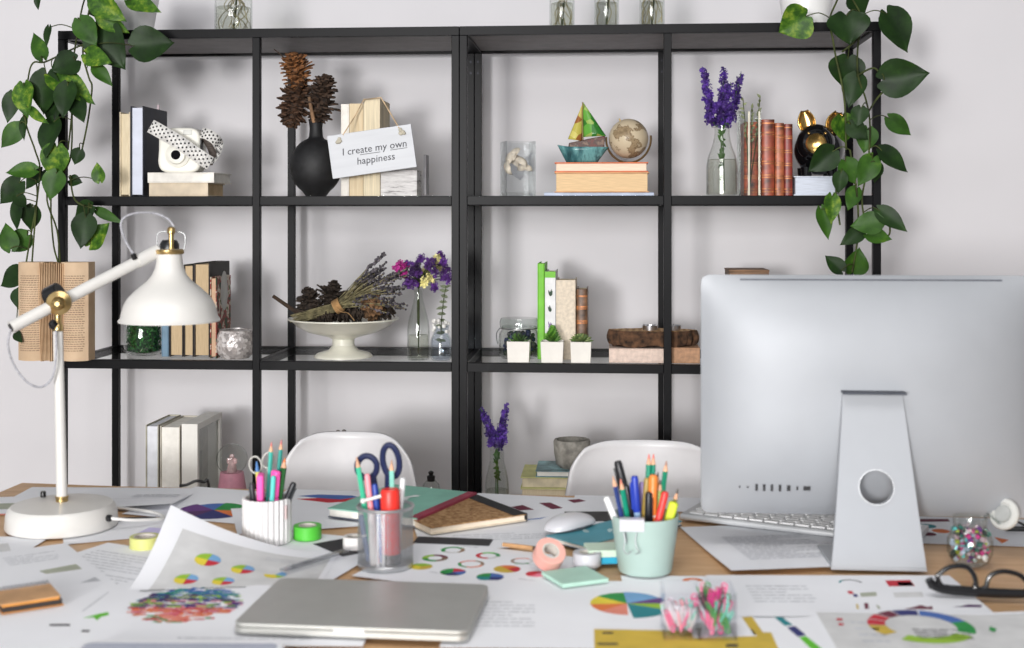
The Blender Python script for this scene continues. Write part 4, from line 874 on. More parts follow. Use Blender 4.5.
# ------------------------------------------------------------------ chairs
def chair(label, pxc, ptop, wtop, wlow, Y, rz=0):
    sc = S(pxc, Y); ztop = ZZ(pxc, ptop, Y); zd = .745; x = X(pxc, Y); r = thing('shell_chair', label, 'chair', (x, Y+.0, 0), rz, 'white shell chairs at the far side of the desk')
    hb = ztop-.44; hw_l = wlow*sc/2; hw_t = wtop*sc/2
    # profile from seat front (far from camera, +Y) to back top
    # seat runs forward (towards the camera, under the desk); the back rises at the far end
    def fn(u, v):
        s = 2*u-1
        if v < .45:
            t = v/.45; y = -.40+.38*t; z = .44-.012*math.sin(PI*t)+.02*t**6
            return (s*.21, y, z+.035*abs(s)**3)
        t = (v-.45)/.55; y = -.02+.06*t+.02*math.sin(PI*t); zt = .455+(ztop-.455)*t
        hw = .21+(hw_l-.21)*min(1, t/.8) if t < .8 else hw_l-(hw_l-hw_t)*((t-.8)/.2)**1.6
        zt -= 22*sc*max(0, abs(s)-.5)**2.4*t**3*1.6
        return (s*hw, y-.07*(abs(s)**2)*(1-.4*t), zt)
    m = MB(); m.grid(fn, 28, 40); m.build('seat_shell', mat('chair_white', (214, 213, 215), .38, var=.01), r, solid=.006, ang=80)
    wd = mat('beech', (206, 170, 124), .5, var=.1, scale=12, stretch=(1, 1, .2)); st = mat('dark_steel', (40, 40, 42), .4, .8)
    for sx in (-1, 1):
        for yy in (-.06, -.32):
            MB().tube([(sx*.12, yy+(-.02 if yy > -.2 else .02), .425), (sx*.2, yy+(.05 if yy > -.2 else -.05), 0)], [.015, .010], 12).build('leg', wd, r)
    m = MB(); m.tube([(-.14, -.08, .4), (.14, -.30, .4)], .005, 8); m.tube([(.14, -.08, .4), (-.14, -.30, .4)], .005, 8); m.build('brace', st, r)
chair('white moulded shell chair behind desk, back seen behind the mesh cup', 348.5, 434.5, 96, 131, 2.86)
chair('white moulded shell chair behind desk, back seen beside the computer', 645, 443, 120, 152, 2.86)
# ------------------------------------------------------------------ printed sheets on the desk
INK = mat('grey_ink', (198, 200, 205), .9, var=.05); DARKINK = mat('dark_ink', (66, 66, 74), .9, var=.05)
PC = {k: mat('print_'+k, c, .8, var=.03) for k, c in dict(red=(200, 44, 60), orange=(226, 120, 60), yellow=(226, 206, 62), lime=(150, 190, 54), green=(40, 146, 70), teal=(34, 132, 140), sky=(120, 170, 214), blue=(72, 108, 178), navy=(44, 48, 112), purple=(104, 58, 130), plum=(80, 42, 92), maroon=(110, 40, 62), pink=(224, 126, 150), gold=(206, 176, 66), sage=(172, 176, 158), grey=(212, 212, 212), brown=(150, 100, 66), bgreen=(96, 190, 40), salmon=(232, 140, 120), black=(50, 48, 52)).items()}
LAYER = {}
def sheet(label, corner, px, py, ang, w, h, layer=1, prints=(), curl=None, base=None, name='printed_sheet', z=None):
    """corner: which corner of the sheet ('TL','TR','BL','BR','C') lies at that pixel of the desk top; ang turns it, degrees"""
    LAYER[layer] = LAYER.get(layer, -1)+1; zz = DZ+.0005+.0007*layer+.00009*LAYER[layer] if z is None else z
    p = at(px, py, z=zz); a = math.radians(ang); ex = Vector((math.cos(a), math.sin(a), 0)); ey = Vector((-math.sin(a), math.cos(a), 0))
    ox, oy = {'TL': (0, h), 'TR': (w, h), 'BL': (0, 0), 'BR': (w, 0), 'C': (w/2, h/2)}[corner]; o = p-ex*ox-ey*oy
    mats = [base or PAPER]
    def mi(c):
        mm = PC[c] if c in PC else c
        if mm not in mats: mats.append(mm)
        return mats.index(mm)
    ks = .00035 if curl else .00004
    def pt(u, v, k=0): return (u, v, (curl(min(1, max(0, u/w)), min(1, max(0, v/h))) if curl else 0)+ks*k)
    def uv(x, y):
        q = at(x, y, z=zz)-o; return q.dot(ex), q.dot(ey)
    m = MB(); n = 40 if curl else 1
    m.grid(lambda u, v: pt(u*w, v*h), n, n)
    def fan(cx, cy, r, a0, a1, c, r0=0, k=1):
        q = max(3, int(abs(a1-a0)/.18))
        for i in range(q):
            b0 = a0+(a1-a0)*i/q; b1 = a0+(a1-a0)*(i+1)/q
            P = [(cx+r*math.cos(b0), cy+r*math.sin(b0)), (cx+r*math.cos(b1), cy+r*math.sin(b1))]
            P += [(cx+r0*math.cos(b1), cy+r0*math.sin(b1)), (cx+r0*math.cos(b0), cy+r0*math.sin(b0))] if r0 else [(cx, cy)]
            m.poly([pt(x, y, k) for x, y in P], mi(c))
    def rect(u0, v0, u1, v1, c, k=1):
        q = max(1, int(abs(u1-u0)/.007)) if curl else 1; e = max(1, int(abs(v1-v0)/.007)) if curl else 1
        for i in range(q):
            for j in range(e):
                a0, a1 = u0+(u1-u0)*i/q, u0+(u1-u0)*(i+1)/q; b0, b1 = v0+(v1-v0)*j/e, v0+(v1-v0)*(j+1)/e
                m.poly([pt(a0, b0, k), pt(a1, b0, k), pt(a1, b1, k), pt(a0, b1, k)], mi(c))
    for q in prints:
        t = q[0]
        if t in ('pie', 'arc', 'words') and isinstance(q[1], tuple): q = (t, *uv(*q[1]))+tuple(q[3:])
        if t == 'pie':
            _, cx, cy, r, cols = q[:5]; a0 = q[5] if len(q) > 5 else .4; fr = q[6] if len(q) > 6 else [1]*len(cols); s = sum(fr); r0 = q[7]*r if len(q) > 7 else 0
            for c, f_ in zip(cols, fr): fan(cx, cy, r, a0, a0+2*PI*f_/s, c, r0, 2); a0 += 2*PI*f_/s
        elif t == 'arc':                              # (cx, cy, [(from, to, colour, outer radius, inner radius)]) in degrees
            for a0, a1, c, r, r0 in q[3]: fan(q[1], q[2], r, math.radians(a0), math.radians(a1), c, r0, 2)
        elif t == 'rect': rect(*q[1:6], k=q[6] if len(q) > 6 else 1)
        elif t == 'poly': m.poly([pt(x, y, 3) for x, y in q[1]], mi(q[2]))
        elif t == 'ppoly': m.poly([pt(*uv(x, y), 3) for x, y in q[1]], mi(q[2]))
        elif t == 'text':
            _, u0, v0, u1, v1, nl, c = q[:7]; lh = (v1-v0)/nl
            for i in range(nl):
                u = u0; e = u1 if i % 4 != 3 else u0+(u1-u0)*.6
                while u < e-.004:
                    l = min(R.uniform(.006, .022), e-u); rect(u, v0+lh*(i+.35), u+l, v0+lh*(i+.65), c, 2); u += l+.0025
        elif t == 'words':
            _, cx, cy, r, cols = q[:5]
            for i in range(520):
                d = math.sqrt(R.random())*r; a2 = R.uniform(0, 2*PI); l = R.uniform(.006, .02); hh = R.uniform(.003, .007); x, y = cx+d*math.cos(a2), cy+d*math.sin(a2)
                band = cols[max(0, min(len(cols)-1, int((y-cy+r)/(2*r)*len(cols))))]; c = R.choice(band); k = 1+i*.02
                if abs(x-cx)+l/2 < math.sqrt(max(0, r*r-(y-cy)**2)): m.poly([pt(x-l/2, y-hh/2, k), pt(x+l/2, y-hh/2, k), pt(x+l/2, y+hh/2, k), pt(x-l/2, y+hh/2, k)], mi(c))
    ob = m.build(name, mats, None, loc=o, rz=a, smooth=True, ang=60); return tag(ob, label, 'paper', 'papers spread over the desk')
A4 = (.297, .21)
GREYBOX = PC['grey']
# far row
sheet('magazine page with a rose edge left of the lamp base', 'BR', 34, 514, 14, .22, .16, 2, [('rect', 0, 0, .22, .012, 'salmon'), ('rect', .12, .05, .2, .1, 'sage')])
sheet('plain white sheet behind the lamp base at far left', 'TL', 32, 487, 3, .30, .2, 1, [('text', .05, .03, .25, .12, 6, INK)])
sheet('white sheet with faint line chart right of the lamp pole', 'TR', 200, 488, 4, .29, .2, 3, [('rect', .12, .09, .27, .091, INK), ('rect', .14, .06, .26, .061, INK), ('poly', [(.04, .10), (.055, .115), (.06, .10)], 'black'), ('text', .18, .1, .27, .14, 3, INK)], curl=lambda u, v: .014*max(0, 1-v*1.4)*(u**1.5))
sheet('dark strip standing in for shadow under the curled sheet by the lamp cable', 'C', 130, 519, 12, .09, .03, 2, [('rect', 0, 0, .09, .03, 'black')])  # black sheet put here as the shadow beneath the curled edge
sheet('white sheet with large purple and green pie behind fluted cup', 'TL', 196, 486.5, -14, .36, .25, 2, [('arc', (214, 510), None, [(150, 215, 'purple', .066, 0), (215, 262, 'plum', .070, 0), (262, 330, 'navy', .072, 0), (330, 372, 'orange', .085, 0), (12, 60, 'green', .085, 0), (60, 100, 'green', .06, 0), (100, 150, 'blue', .055, 0)])])
sheet('white sheet with blue and red wave left of the green notebook', 'TL', 288, 489, -3, .3, .22, 2, [('ppoly', [(298, 496), (318, 494.5), (352, 495.5), (358, 497), (340, 499.5), (318, 498)], 'blue'), ('ppoly', [(296, 499), (318, 498), (340, 499.5), (358, 497.2), (356, 501), (330, 503)], 'red'), ('text', .04, .02, .26, .09, 6, INK)])
sheet('small white sheet tucked under the curling six pie sheet', 'TR', 176, 516, 26, .2, .14, 1, [])
sheet('blank white sheet under the green tape and fluted cup', 'C', 312, 516, 20, .28, .2, 3, [])
sheet('white sheet with maroon blocks at the back of the desk', 'TL', 478, 493, -8, .36, .24, 3, [('ppoly', [(511, 507), (522.5, 505), (545, 514), (534, 516)], 'maroon'), ('ppoly', [(539, 503), (550, 502.5), (563, 508), (552, 509.5)], 'maroon'), ('ppoly', [(567, 500), (579, 499), (586, 501), (574, 503)], 'maroon')])
sheet('white sheet with a thin blue line below the mouse', 'C', 512, 528, 14, .34, .26, 4, [('ppoly', [(480, 524), (540, 519), (548, 516.5), (540, 518)], 'blue'), ('text', .06, .05, .24, .1, 4, INK)])
sheet('plain white sheet behind the mouse at the back edge', 'TL', 575, 495, -2, .25, .12, 1, [])
sheet('white sheet with teal and orange ovals right of the stand', 'TR', 1048, 520, -3, .30, .20, 1, [('ppoly', [(920, 519), (948, 519), (950, 521.5), (920, 522)], 'maroon'), ('pie', (927, 526), None, .016, ['teal'], 0, [1]), ('pie', (941, 531), None, .015, ['orange', 'orange'], 0, [1, 1]), ('pie', (928, 534), None, .014, ['maroon'], 0, [1]), ('ppoly', [(994, 537), (1009, 540), (1002, 543.5)], 'orange')])
# middle row
sheet('white sheet with red picture at the left edge below lamp', 'TR', 50, 537, 2, .297, .21, 3, [('ppoly', [(-8, 545), (8, 543), (15, 562), (-4, 565)], 'grey'), ('poly', [(.2, .105), (.225, .105), (.215, .145)], 'red'), ('text', .24, .03, .285, .12, 4, INK)])
sheet('turned white sheet with sage stripes below the lamp base', 'TR', 66, 543, 38, .21, .297, 4, [('ppoly', [(39, 571), (76, 564), (82, 569), (46, 574)], 'sage'), ('ppoly', [(80, 583), (95, 577), (101, 581)], INK), ('text', .1, .2, .18, .26, 5, INK)])
sheet('plain white sheet under the kraft notepad at the left edge', 'C', 30, 592, 12, .297, .21, 2, [])
sheet('white sheet of faint grey text behind the yellow tape', 'TL', 108, 542.5, -22, .24, .24, 3, [('text', .02, .06, .2, .2, 11, INK)])
sheet('white sheet with small green arrow near the kraft notepad', 'C', 96, 614, 30, .33, .27, 5, [('ppoly', [(83, 618), (98, 614), (108, 612), (109, 615), (101, 617), (97, 620.5), (94, 617.5)], 'bgreen'), ('ppoly', [(50, 624), (70, 624), (70, 626), (49, 626)], 'black'), ('ppoly', [(82, 630), (90, 630), (89, 632), (81, 632)], 'black'), ('ppoly', [(82, 611), (108, 592), (109, 592.5), (83, 611.8)], INK)])
cl = lambda u, v: .076*max(0, 1-u*1.15)**1.6*v**1.5
sheet('large sheet with grey panel of five pies, corner curling up', 'BL', 128, 590, 3, .277, .215, 6, [('rect', .03, .0, .268, .178, 'grey')]+[('pie', x, y, r, ['red', 'sky', 'lime', 'yellow'], -1.6, [.85, .95, .9, 1]) for x, y, r in ((.088, .112, .020), (.147, .093, .018), (.062+.012, .042, .018), (.130, .040, .0165))]+[('pie', .20, .079, .017, ['lime', 'sky', 'grey', 'yellow'], -1.2, [.4, .8, 1, 1])]+[('text', .17, .14, .24, .158, 2, INK)], curl=cl)
sheet('white sheet under the right side of the five pie sheet', 'BR', 316, 590, -14, .2, .3, 4, [])
sheet('white sheet with round multicolour word cloud before laptop', 'TR', 388, 586, 3, .325, .265, 7, [('words', (187, 604.5), None, .082, [['salmon', 'red', 'salmon', 'green'], ['red', 'pink', 'orange', 'salmon'], ['lime', 'pink', 'navy', 'pink', 'purple'], ['navy', 'blue', 'plum', 'lime', 'teal'], ['blue', 'green', 'teal', 'blue']]), ('ppoly', [(140, 590.5), (246, 586.6), (246, 587.4), (140, 591.2)], 'black'), ('text', .08, .02, .26, .035, 1, INK)])
D = lambda x, y, r, c, r0: ('pie', (x, y), None, r, c, R.uniform(0, 3), [1]*len(c), r0)
sheet('white sheet with rows of small coloured donuts behind laptop', 'C', 482, 568, -19, .33, .235, 5, [D(453, 550, .020, ['green', 'green', 'grey', 'brown'], .65), D(488, 555.5, .020, ['green', 'bgreen', 'red', 'red', 'grey'], .65), D(435, 558, .021, ['maroon', 'lime', 'green', 'brown'], .55), D(471, 564, .021, ['brown', 'salmon', 'green', 'orange'], .75), D(522, 561, .018, ['brown', 'green', 'grey', 'salmon'], .75),
    D(421, 566.5, .018, ['lime', 'yellow', 'gold'], 0), D(453, 572, .02, ['green', 'green', 'navy', 'blue', 'red'], 0), D(507, 569, .021, ['gold', 'gold', 'red', 'orange'], 0), D(490, 577, .021, ['green', 'teal', 'navy', 'blue'], 0), D(536, 574, .016, ['red', 'pink'], 0), D(521, 583.5, .014, ['bgreen', 'lime'], 0)]+[('text', x, y, x+.05, y+.012, 1, INK) for x, y in ((.06, .22), (.2, .16), (.1, .06), (.24, .08))])
sheet('black card corner lying left of the mesh cup', 'C', 350, 546, 42, .085, .10, 5, [('rect', 0, 0, .085, .10, 'black')])
sheet('black card strip lying right of the mesh cup', 'BR', 489, 546, -4, .13, .045, 5, [('rect', 0, 0, .13, .045, 'black')])
sheet('text covered sheet lying below the keyboard', 'TL', 680, 527, 12, .25, .30, 3, [('text', .05, .06, .2, .22, 14, INK)], curl=lambda u, v: .006*(1-v)**2)
# near row
sheet('large white sheet with rainbow segments before the mint cup', 'C', 600, 612, 3, .42, .30, 6, [('arc', (627, 603.5), None, [(92, 140, 'green', .052, 0), (140, 185, 'yellow', .052, 0), (185, 222, 'orange', .052, 0), (222, 268, 'salmon', .052, 0), (30, 92, 'sky', .055, 0), (2, 30, 'purple', .058, 0), (-28, 2, 'lime', .06, 0), (-86, -28, 'teal', .066, 0)]), ('text', .04, .08, .12, .2, 8, INK)])
sheet('white page of small charts in front of the computer stand', 'TL', 706, 575, 4, .37, .2, 7, [('arc', (851, 583), None, [(10, 120, 'black', .018, .0145), (120, 175, 'teal', .018, .0145)]), ('ppoly', [(885, 580.5), (910, 580), (915, 586), (889, 586.5)], 'red'), ('ppoly', [(897, 582), (911, 582), (914, 586), (899, 586)], 'navy'), ('ppoly', [(893, 592.5), (922, 592), (924, 597), (895, 597.5)], 'grey'), ('ppoly', [(904, 609), (914, 607), (921, 605), (927, 607), (932, 606), (933, 609.5)], 'maroon'), ('ppoly', [(952, 607), (962, 606), (968, 604.5), (982, 605), (981, 607.5)], 'plum'), ('ppoly', [(847, 591), (852, 591), (854, 594), (849, 594)], 'red'), ('ppoly', [(853, 594), (857, 594), (858, 597), (854, 597)], 'navy'), ('ppoly', [(860, 593), (876, 592), (877, 596), (861, 597)], 'sage'), ('ppoly', [(856, 604), (858, 604), (859, 609), (857, 609)], 'gold'), ('ppoly', [(864, 603), (868, 603), (869, 609), (865, 609)], 'maroon'), ('ppoly', [(876, 605), (878, 605), (881, 609), (878, 609)], 'sage'), ('text', .05, .06, .14, .15, 6, INK)])
sheet('white sheet with a small orange arc behind the clip box', 'C', 752, 600, 3, .36, .24, 4, [('arc', (693, 581), None, [(0, 180, 'orange', .016, .007)]), ('text', .14, .10, .26, .19, 6, INK)])
sheet('white slip with teal and green diagonal bar, lower right', 'C', 812, 634, 8, .2, .14, 8, [('ppoly', [(774, 617), (782, 617), (793, 625), (785, 626)], 'teal'), ('ppoly', [(787, 627.5), (795, 626), (806, 635), (798, 637)], 'navy'), ('ppoly', [(799, 637.5), (806, 636), (826, 652), (814, 652)], 'bgreen')])
rg = [(78, 20, 'blue'), (20, -25, 'green'), (-35, -125, 'lime'), (215, 180, 'gold'), (178, 158, 'red'), (155, 136, 'red'), (133, 112, 'maroon'), (110, 80, 'navy')]
sheet('grey infographic sheet with big coloured ring, bottom right corner', 'TL', 806, 610, 1, .31, .2, 9, [('rect', .012, .0, .298, .19, 'grey'), ('arc', (921, 626.5), None, [(a, b, c, .069, .046) for a, b, c in rg]), ('text', .125, .085, .20, .128, 5, DARKINK), ('text', .05, .06, .085, .16, 4, INK), ('ppoly', [(836, 619), (842, 619), (843, 621), (837, 621)], 'red'), ('ppoly', [(838, 624), (843, 624), (844, 626), (839, 626)], 'red'), ('ppoly', [(990, 627), (997, 630), (994, 633), (989, 631)], 'green')], curl=lambda u, v: .006*max(0, u-.75)*3)
sheet('yellow printed sheet at the bottom edge under the clip box', 'TL', 594, 629, 1, .232, .14, 8, [('rect', 0, 0, .232, .14, 'gold', 1), ('ppoly', [(603, 632), (613, 632), (613, 634), (602, 634)], 'black'), ('ppoly', [(598, 643), (618, 643), (618, 645), (597, 645)], 'black'), ('ppoly', [(690, 629.4), (752, 629.4), (757, 636), (694, 638)], PAPER), ('ppoly', [(726, 644), (738, 644), (738, 647), (726, 647)], 'black'), ('ppoly', [(742, 617.5), (752, 616.5), (764, 634), (754, 635)], 'gold')])
# ------------------------------------------------------------------ desk lamp
def lamp():
    zb = DZ+.0045; c = at(62, 525.5, z=zb); sc = S(62, c.y); r = thing('desk_lamp', 'white jointed desk lamp with brass fittings at left of desk', 'lamp', c)
    wm = mat('lamp_white', (216, 214, 210), .38, var=.008); q = .0955
    MB().lathe([(q*.985, 0), (q, .003), (q*.985, .024), (q*.95, .033), (q*.9, .038), (q*.12, .043), (.001, .043)], 64).build('base', wm, r)
    def L(px, py, dy=0): return at(px, py, Y=c.y+dy)-c
    m = MB(); m.lathe([(.0105, .042), (.0105, .049), (.0115, .05), (.0115, .052), (.009, .053)], 24); m.build('pole_collar', BRASS, r)
    ptop = L(58, 330); m = MB(); m.tube([(0, 0, .05), ptop], [.0096, .0086], 20); m.build('pole', wm, r)
    kn = L(61, 302)
    m = MB(); m.lathe([(.009, -.002), (.009, .008), (.006, .012), (.006, .032)], 20, 0, align(ptop, (0, 0, 1))); m.build('pole_fork', BRASS, r)
    m = MB(); m.lathe([(.019, 0), (.021, .002), (.021, .016), (.012, .020), (.008, .028), (.009, .036), (.004, .04), (.001, .04)], 24, 0, align(kn+Vector((.004, -.014, 0)), (.3, -.95, 0))); m.build('knuckle', BRASS, r)
    m = MB(); m.lathe([(.021, 0), (.022, .003), (.022, .024), (.02, .026), (.001, .026)], 28, 0, align(kn+Vector((-.02, -.006, .004)), (.87, .0, .42))); m.build('arm_clamp', BLACKP, r)
    m = MB(); m.lathe([(.008, 0), (.009, .008), (.006, .014), (.001, .014)], 16, 0, align(L(56.5, 327), (-.4, -.6, .6))); m.build('wing_knob', BLACKP, r)
    a, b2 = L(11, 327.5, -.075), L(160, 250, .125); d = (b2-a).normalized()
    m = MB(); m.tube([a, b2-d*.03], [.0108, .0108], 20); m.tube([b2-d*.05, b2-d*.004, b2], [.0125, .0125, .009], 20); m.build('arm', wm, r)
    MB().lathe([(.0075, -.004), (.0075, .0012), (.001, .0012)], 16, 0, align(a, -d)).build('arm_end_plug', BLACKP, r)
    # shade
    sx = 169.5; sctr = at(sx, 290, Y=c.y+.125); s2 = S(sx, c.y+.125); zt = sctr.z+(290-240)*s2
    def pz(y): return (240-y)*s2
    prof = [(49.5, 321.5), (49.8, 320), (47.5, 317), (46.5, 312), (44.5, 305), (41.5, 299), (36, 293), (29, 286.5), (22, 281), (17, 275), (14, 268), (12.8, 262), (12.4, 254), (12.2, 249)]
    P = [(a2*s2, pz(y)) for a2, y in prof]; Ms = Matrix.Translation(Vector((sctr.x, sctr.y, zt))-c)
    In = [(max(.001, a2-.0025), z) for a2, z in P[::-1]]; In[0] = (.001, P[-1][1]-.001)
    sh = MB().lathe(P+[(.001, P[-1][1])], 56, 0, Ms, cap0=False); o = sh.build('lamp_shade', wm, r)
    MB().lathe([(a2-.002, z) for a2, z in P[:-1]], 56, 0, Ms, cap0=False, cap1=False).build('shade_lining', wm, o)
    MB().lathe([(13.5*s2, pz(254)), (14.2*s2, pz(253)), (14.2*s2, pz(250)), (12*s2, pz(249)), (.001, pz(249))], 40, 0, Ms).build('shade_ring', BRASS, o)
    m = MB(); m.lathe([(9.5*s2, pz(249)), (9.5*s2, pz(244)), (7*s2, pz(240)), (.001, pz(239.5))], 28, 0, Ms); m.build('lamp_holder_cap', BLACKP, o)
    m = MB(); m.lathe([(3.6*s2, pz(250)), (2.6*s2, pz(246)), (2.6*s2, pz(234)), (4*s2, pz(233)), (4*s2, pz(229)), (2.6*s2, pz(227)), (.001, pz(226.5))], 20, 0, Ms @ Matrix.Translation((4*s2, -.012, 0))); m.build('holder_stem', BRASS, o)
    m = MB(); m.tube([Ms @ Vector(p) for p in smoothpts([(-12*s2, 0, pz(250)), (-12.5*s2, 0, pz(237)), (-9*s2, 0, pz(232)), (10*s2, 0, pz(232)), (16*s2, 0, pz(236)), (15*s2, 0, pz(250))], 5)], .0009, 6); m.build('bail', mat('steel_wire', (150, 152, 152), .3, 1), o)
    m = MB(); tip = Ms @ Vector((-12*s2, 0, pz(254))); m.tube([b2, tip], [.007, .006], 12); m.build('shade_joint', wm, r)
    cm = mat('fabric_cord', (168, 168, 174), .8, var=.08, scale=200)
    m = MB(); m.tube(smoothpts([L(174, 227, .115), L(168, 219, .115), L(155, 213.5, .11), L(138, 213, .09), L(125, 217, .075), L(121, 226, .07), L(126, 242, .075), L(135, 256, .083)], 6), .0022, 8); m.build('upper_cord', cm, r)
    m = MB(); m.lathe([(.005, 0), (.005, .01), (.001, .011)], 12, 0, align(L(135, 259, .082), (-.3, -.3, 1))); m.build('cord_grommet', BLACKP, r)
    m = MB(); m.tube(smoothpts([L(11, 329, -.075), L(8, 345, -.07), L(14, 365, -.06), L(27, 382, -.05), L(41, 387, -.035), L(52, 378, -.022), L(56, 358, -.018), L(56, 330, -.014)], 6), .0020, 8); m.build('lower_cord', cm, r)
    g = L(118, 520); m = MB(); m.lathe([(.006, 0), (.006, .006), (.003, .008)], 14, 0, align((q*.96, -.022, .02), (1, -.2, 0))); m.build('cable_gland', BLACKP, r)
    m = MB(); m.tube(smoothpts([(q*.97, -.022, .02), (q+.015, -.02, .018), (q+.04, .0, .012), (q+.07, .05, .004), (q+.03, .1, .003), (q-.05, .13, .003)], 6), .0028, 8); m.build('power_cable', WHITE, r)
    MB().lathe([(.005, 0), (.005, .008), (.004, .010), (.001, .010)], 14, 0, Matrix.Translation((-.055, .045, .040))).build('switch', BLACKP, r)
lamp()
# dark loop of cable at the back edge
p = [at(x, y, Y=2.545) for x, y in ((182, 490), (188, 484), (196, 481), (203, 483), (206, 487))]; p = [Vector((q.x, 2.53+.03*i/4, max(DZ+.004, q.z))) for i, q in enumerate(p)]; b0 = p[0].copy()
tag(MB().tube(smoothpts([q-b0 for q in p]+[Vector((p[-1].x-b0.x, .06, -.10))], 5), .003, 8).build('cable', BLACKP, None, loc=b0), 'dark cable arching over the rear desk edge below box frame', 'cable')

# ------------------------------------------------------------------ pens and their cups
WOODP = mat('pencil_wood', (222, 172, 140), .7, var=.1); LEAD = mat('lead', (70, 66, 66), .5)
def cm_(name, c, **k): return mat(name, c, k.get('r', .4), var=.04)
def stick(kind, label, cup, px, py, bx, by, dy, col, r=.0038, name=None, group=None, col2=None, zoff=.006):
    """a pen or pencil standing in a cup: its upper end at that pixel, dy beyond the cup's centre; foot at bx, by from the cup's centre"""
    c = cup['c']; top = at(px, py, Y=c.y+dy); bot = c+Vector((bx, by, zoff)); d = top-bot; L = d.length
    nm = name or {'pencil': 'pencil', 'cap': 'capped_pen', 'marker': 'marker_pen', 'open': 'pen'}[kind]; rt = thing(nm, label, 'pencil' if kind == 'pencil' else 'pen', bot, 0, group or cup['g']); put(rt, bot, d)
    mt = mat('pen_%d_%d_%d' % col, col, .38, var=.03)
    if kind == 'pencil':
        MB().lathe([(r, 0), (r, L-.016)], 6).build('pencil_body', mt, rt, ang=20); MB().lathe([(r, L-.016), (r*.5, L-.007)], 12, 0, cap0=False).build('wood_tip', WOODP, rt)
        MB().lathe([(r*.5, L-.007), (.0007, L)], 10).build('lead_tip', mat('pen_%d_%d_%d' % (col2 or (70, 66, 66)), col2 or (70, 66, 66), .5), rt)
    elif kind == 'cap':
        cl_ = min(.055, L*.4); MB().lathe([(r, 0), (r, L-cl_)], 16).build('barrel', mat('pen_%d_%d_%d' % (col2 or col), col2 or col, .38, var=.03), rt)
        MB().lathe([(r*1.12, L-cl_), (r*1.18, L-cl_+.001), (r*1.1, L-.004), (r*.8, L), (.001, L)], 16).build('pen_cap', mt, rt); MB().box((0, -r*1.3, L-cl_*.55), (r*.6, r*.5, cl_*.75)).build('clip', mt, rt, bevel=.0004)
    elif kind == 'marker':
        MB().lathe([(r, 0), (r, L-.004), (r*.75, L), (.001, L)], 16).build('barrel', mt, rt); MB().lathe([(r*1.02, L*.55), (r*1.02, L*.55+.003)], 16, cap0=False, cap1=False).build('band', mat('pen_%d_%d_%d' % (col2 or (230, 230, 230)), col2 or (230, 230, 230), .4), rt)
    else:
        MB().lathe([(r, 0), (r, L*.86)], 14).build('barrel', mt, rt); MB().lathe([(r, L*.86), (r*.45, L*.97), (.0006, L)], 14, cap0=False).build('pen_tip', mat('pen_%d_%d_%d' % (col2 or (40, 40, 44)), col2 or (40, 40, 44), .4), rt)
    return rt
def scissors(label, cup, loops, bx, by, dy, col, thick=.0036):
    c = cup['c']; bot = c+Vector((bx, by, .012)); rt = thing('scissors', label, 'scissors', bot, 0, cup['g']); hm = mat('scis_%d' % col[2], col, .4, var=.04); bl = mat('blade_steel', (196, 198, 200), .25, 1)
    for k, (lx, ly, rx, ry, tilt) in enumerate(loops):
        o = at(lx, ly, Y=c.y+dy+k*.004)-bot; s = S(lx, c.y+dy); m = MB()
        ring = [o+Vector(((math.cos(a)*rx*math.cos(tilt)-math.sin(a)*ry*math.sin(tilt))*s, 0, (math.cos(a)*rx*math.sin(tilt)+math.sin(a)*ry*math.cos(tilt))*s)) for a in [2*PI*i/28 for i in range(28)]]
        m.tube(ring, thick, 8, closed=True)
        low = min(ring, key=lambda q: q.z+abs(q.x)*.6); piv = Vector(((loops[0][0]+loops[-1][0])/2, 0, 0)); pv = o*.55; m.tube([low, low*.75+Vector((0, 0, 0)), low*.5], [thick*1.6, thick*1.5, thick], 8); m.build('handle', hm, rt)
        m = MB(); e = low*.62; m.prism([(-.0055, 0), (.0055, 0), (.0055, e.length*.85), (-.004, e.length)], -.0008, .0008, 0, align((0, k*.002, 0), (e.x, e.y, e.z)) @ Matrix.Rotation(PI/2, 4, 'X')); m.build('blade', bl, rt)
# fluted white cup
c1 = at(267, 541, z=DZ+.005); c1.z = DZ+.005; k1 = S(267, c1.y)
cupA = dict(c=c1, g='pens and tools in the fluted white cup')
def fluted():
    r = thing('pencil_cup', 'white fluted pencil cup holding pink highlighters near the green tape', 'pencil cup', c1); q = 24.5*k1; h = ZZ(267, 497, c1.y)-c1.z; n = 312
    def ring(rad, z, amp): return [((rad+amp*abs(math.sin(13*2*PI*i/n)))*math.cos(2*PI*i/n), (rad+amp*abs(math.sin(13*2*PI*i/n)))*math.sin(2*PI*i/n), z) for i in range(n)]
    R_ = [ring(q-.0036, 0, .0036), ring(q-.0036, h-.001, .0036), ring(q-.003, h, .002), ring(q-.006, h, 0), ring(q-.006, .004, 0)]; v = sum(R_, []); f = []
    for j in range(4):
        for i in range(n): f.append((j*n+i, j*n+(i+1) % n, (j+1)*n+(i+1) % n, (j+1)*n+i))
    f.append(tuple(range(n-1, -1, -1))); f.append(tuple(4*n+i for i in range(n))); MB().add(v, f).build('cup_body', mat('cup_white', (220, 218, 218), .4, var=.01), r, ang=25)
    m = MB(); a = math.radians(-25); m.box((q*1.0*math.cos(a), q*1.0*math.sin(a), h*.72), (.003, .008, h*.3), 0); m.build('cup_tag', mat('pale_rose', (214, 190, 190), .6), r)
fluted()
TEAL = (64, 176, 160); TEALD = (22, 128, 112)
stick('pencil', 'teal pencil with pink tip, left of two tall ones in fluted cup', cupA, 271.5, 442, -.004, .004, .008, TEAL, col2=(214, 120, 116)); stick('pencil', 'dark teal pencil with pink tip, right of two tall ones in fluted cup', cupA, 281.5, 440, .008, .006, .012, (30, 140, 130), col2=(214, 110, 110))
PINK = (250, 96, 182)
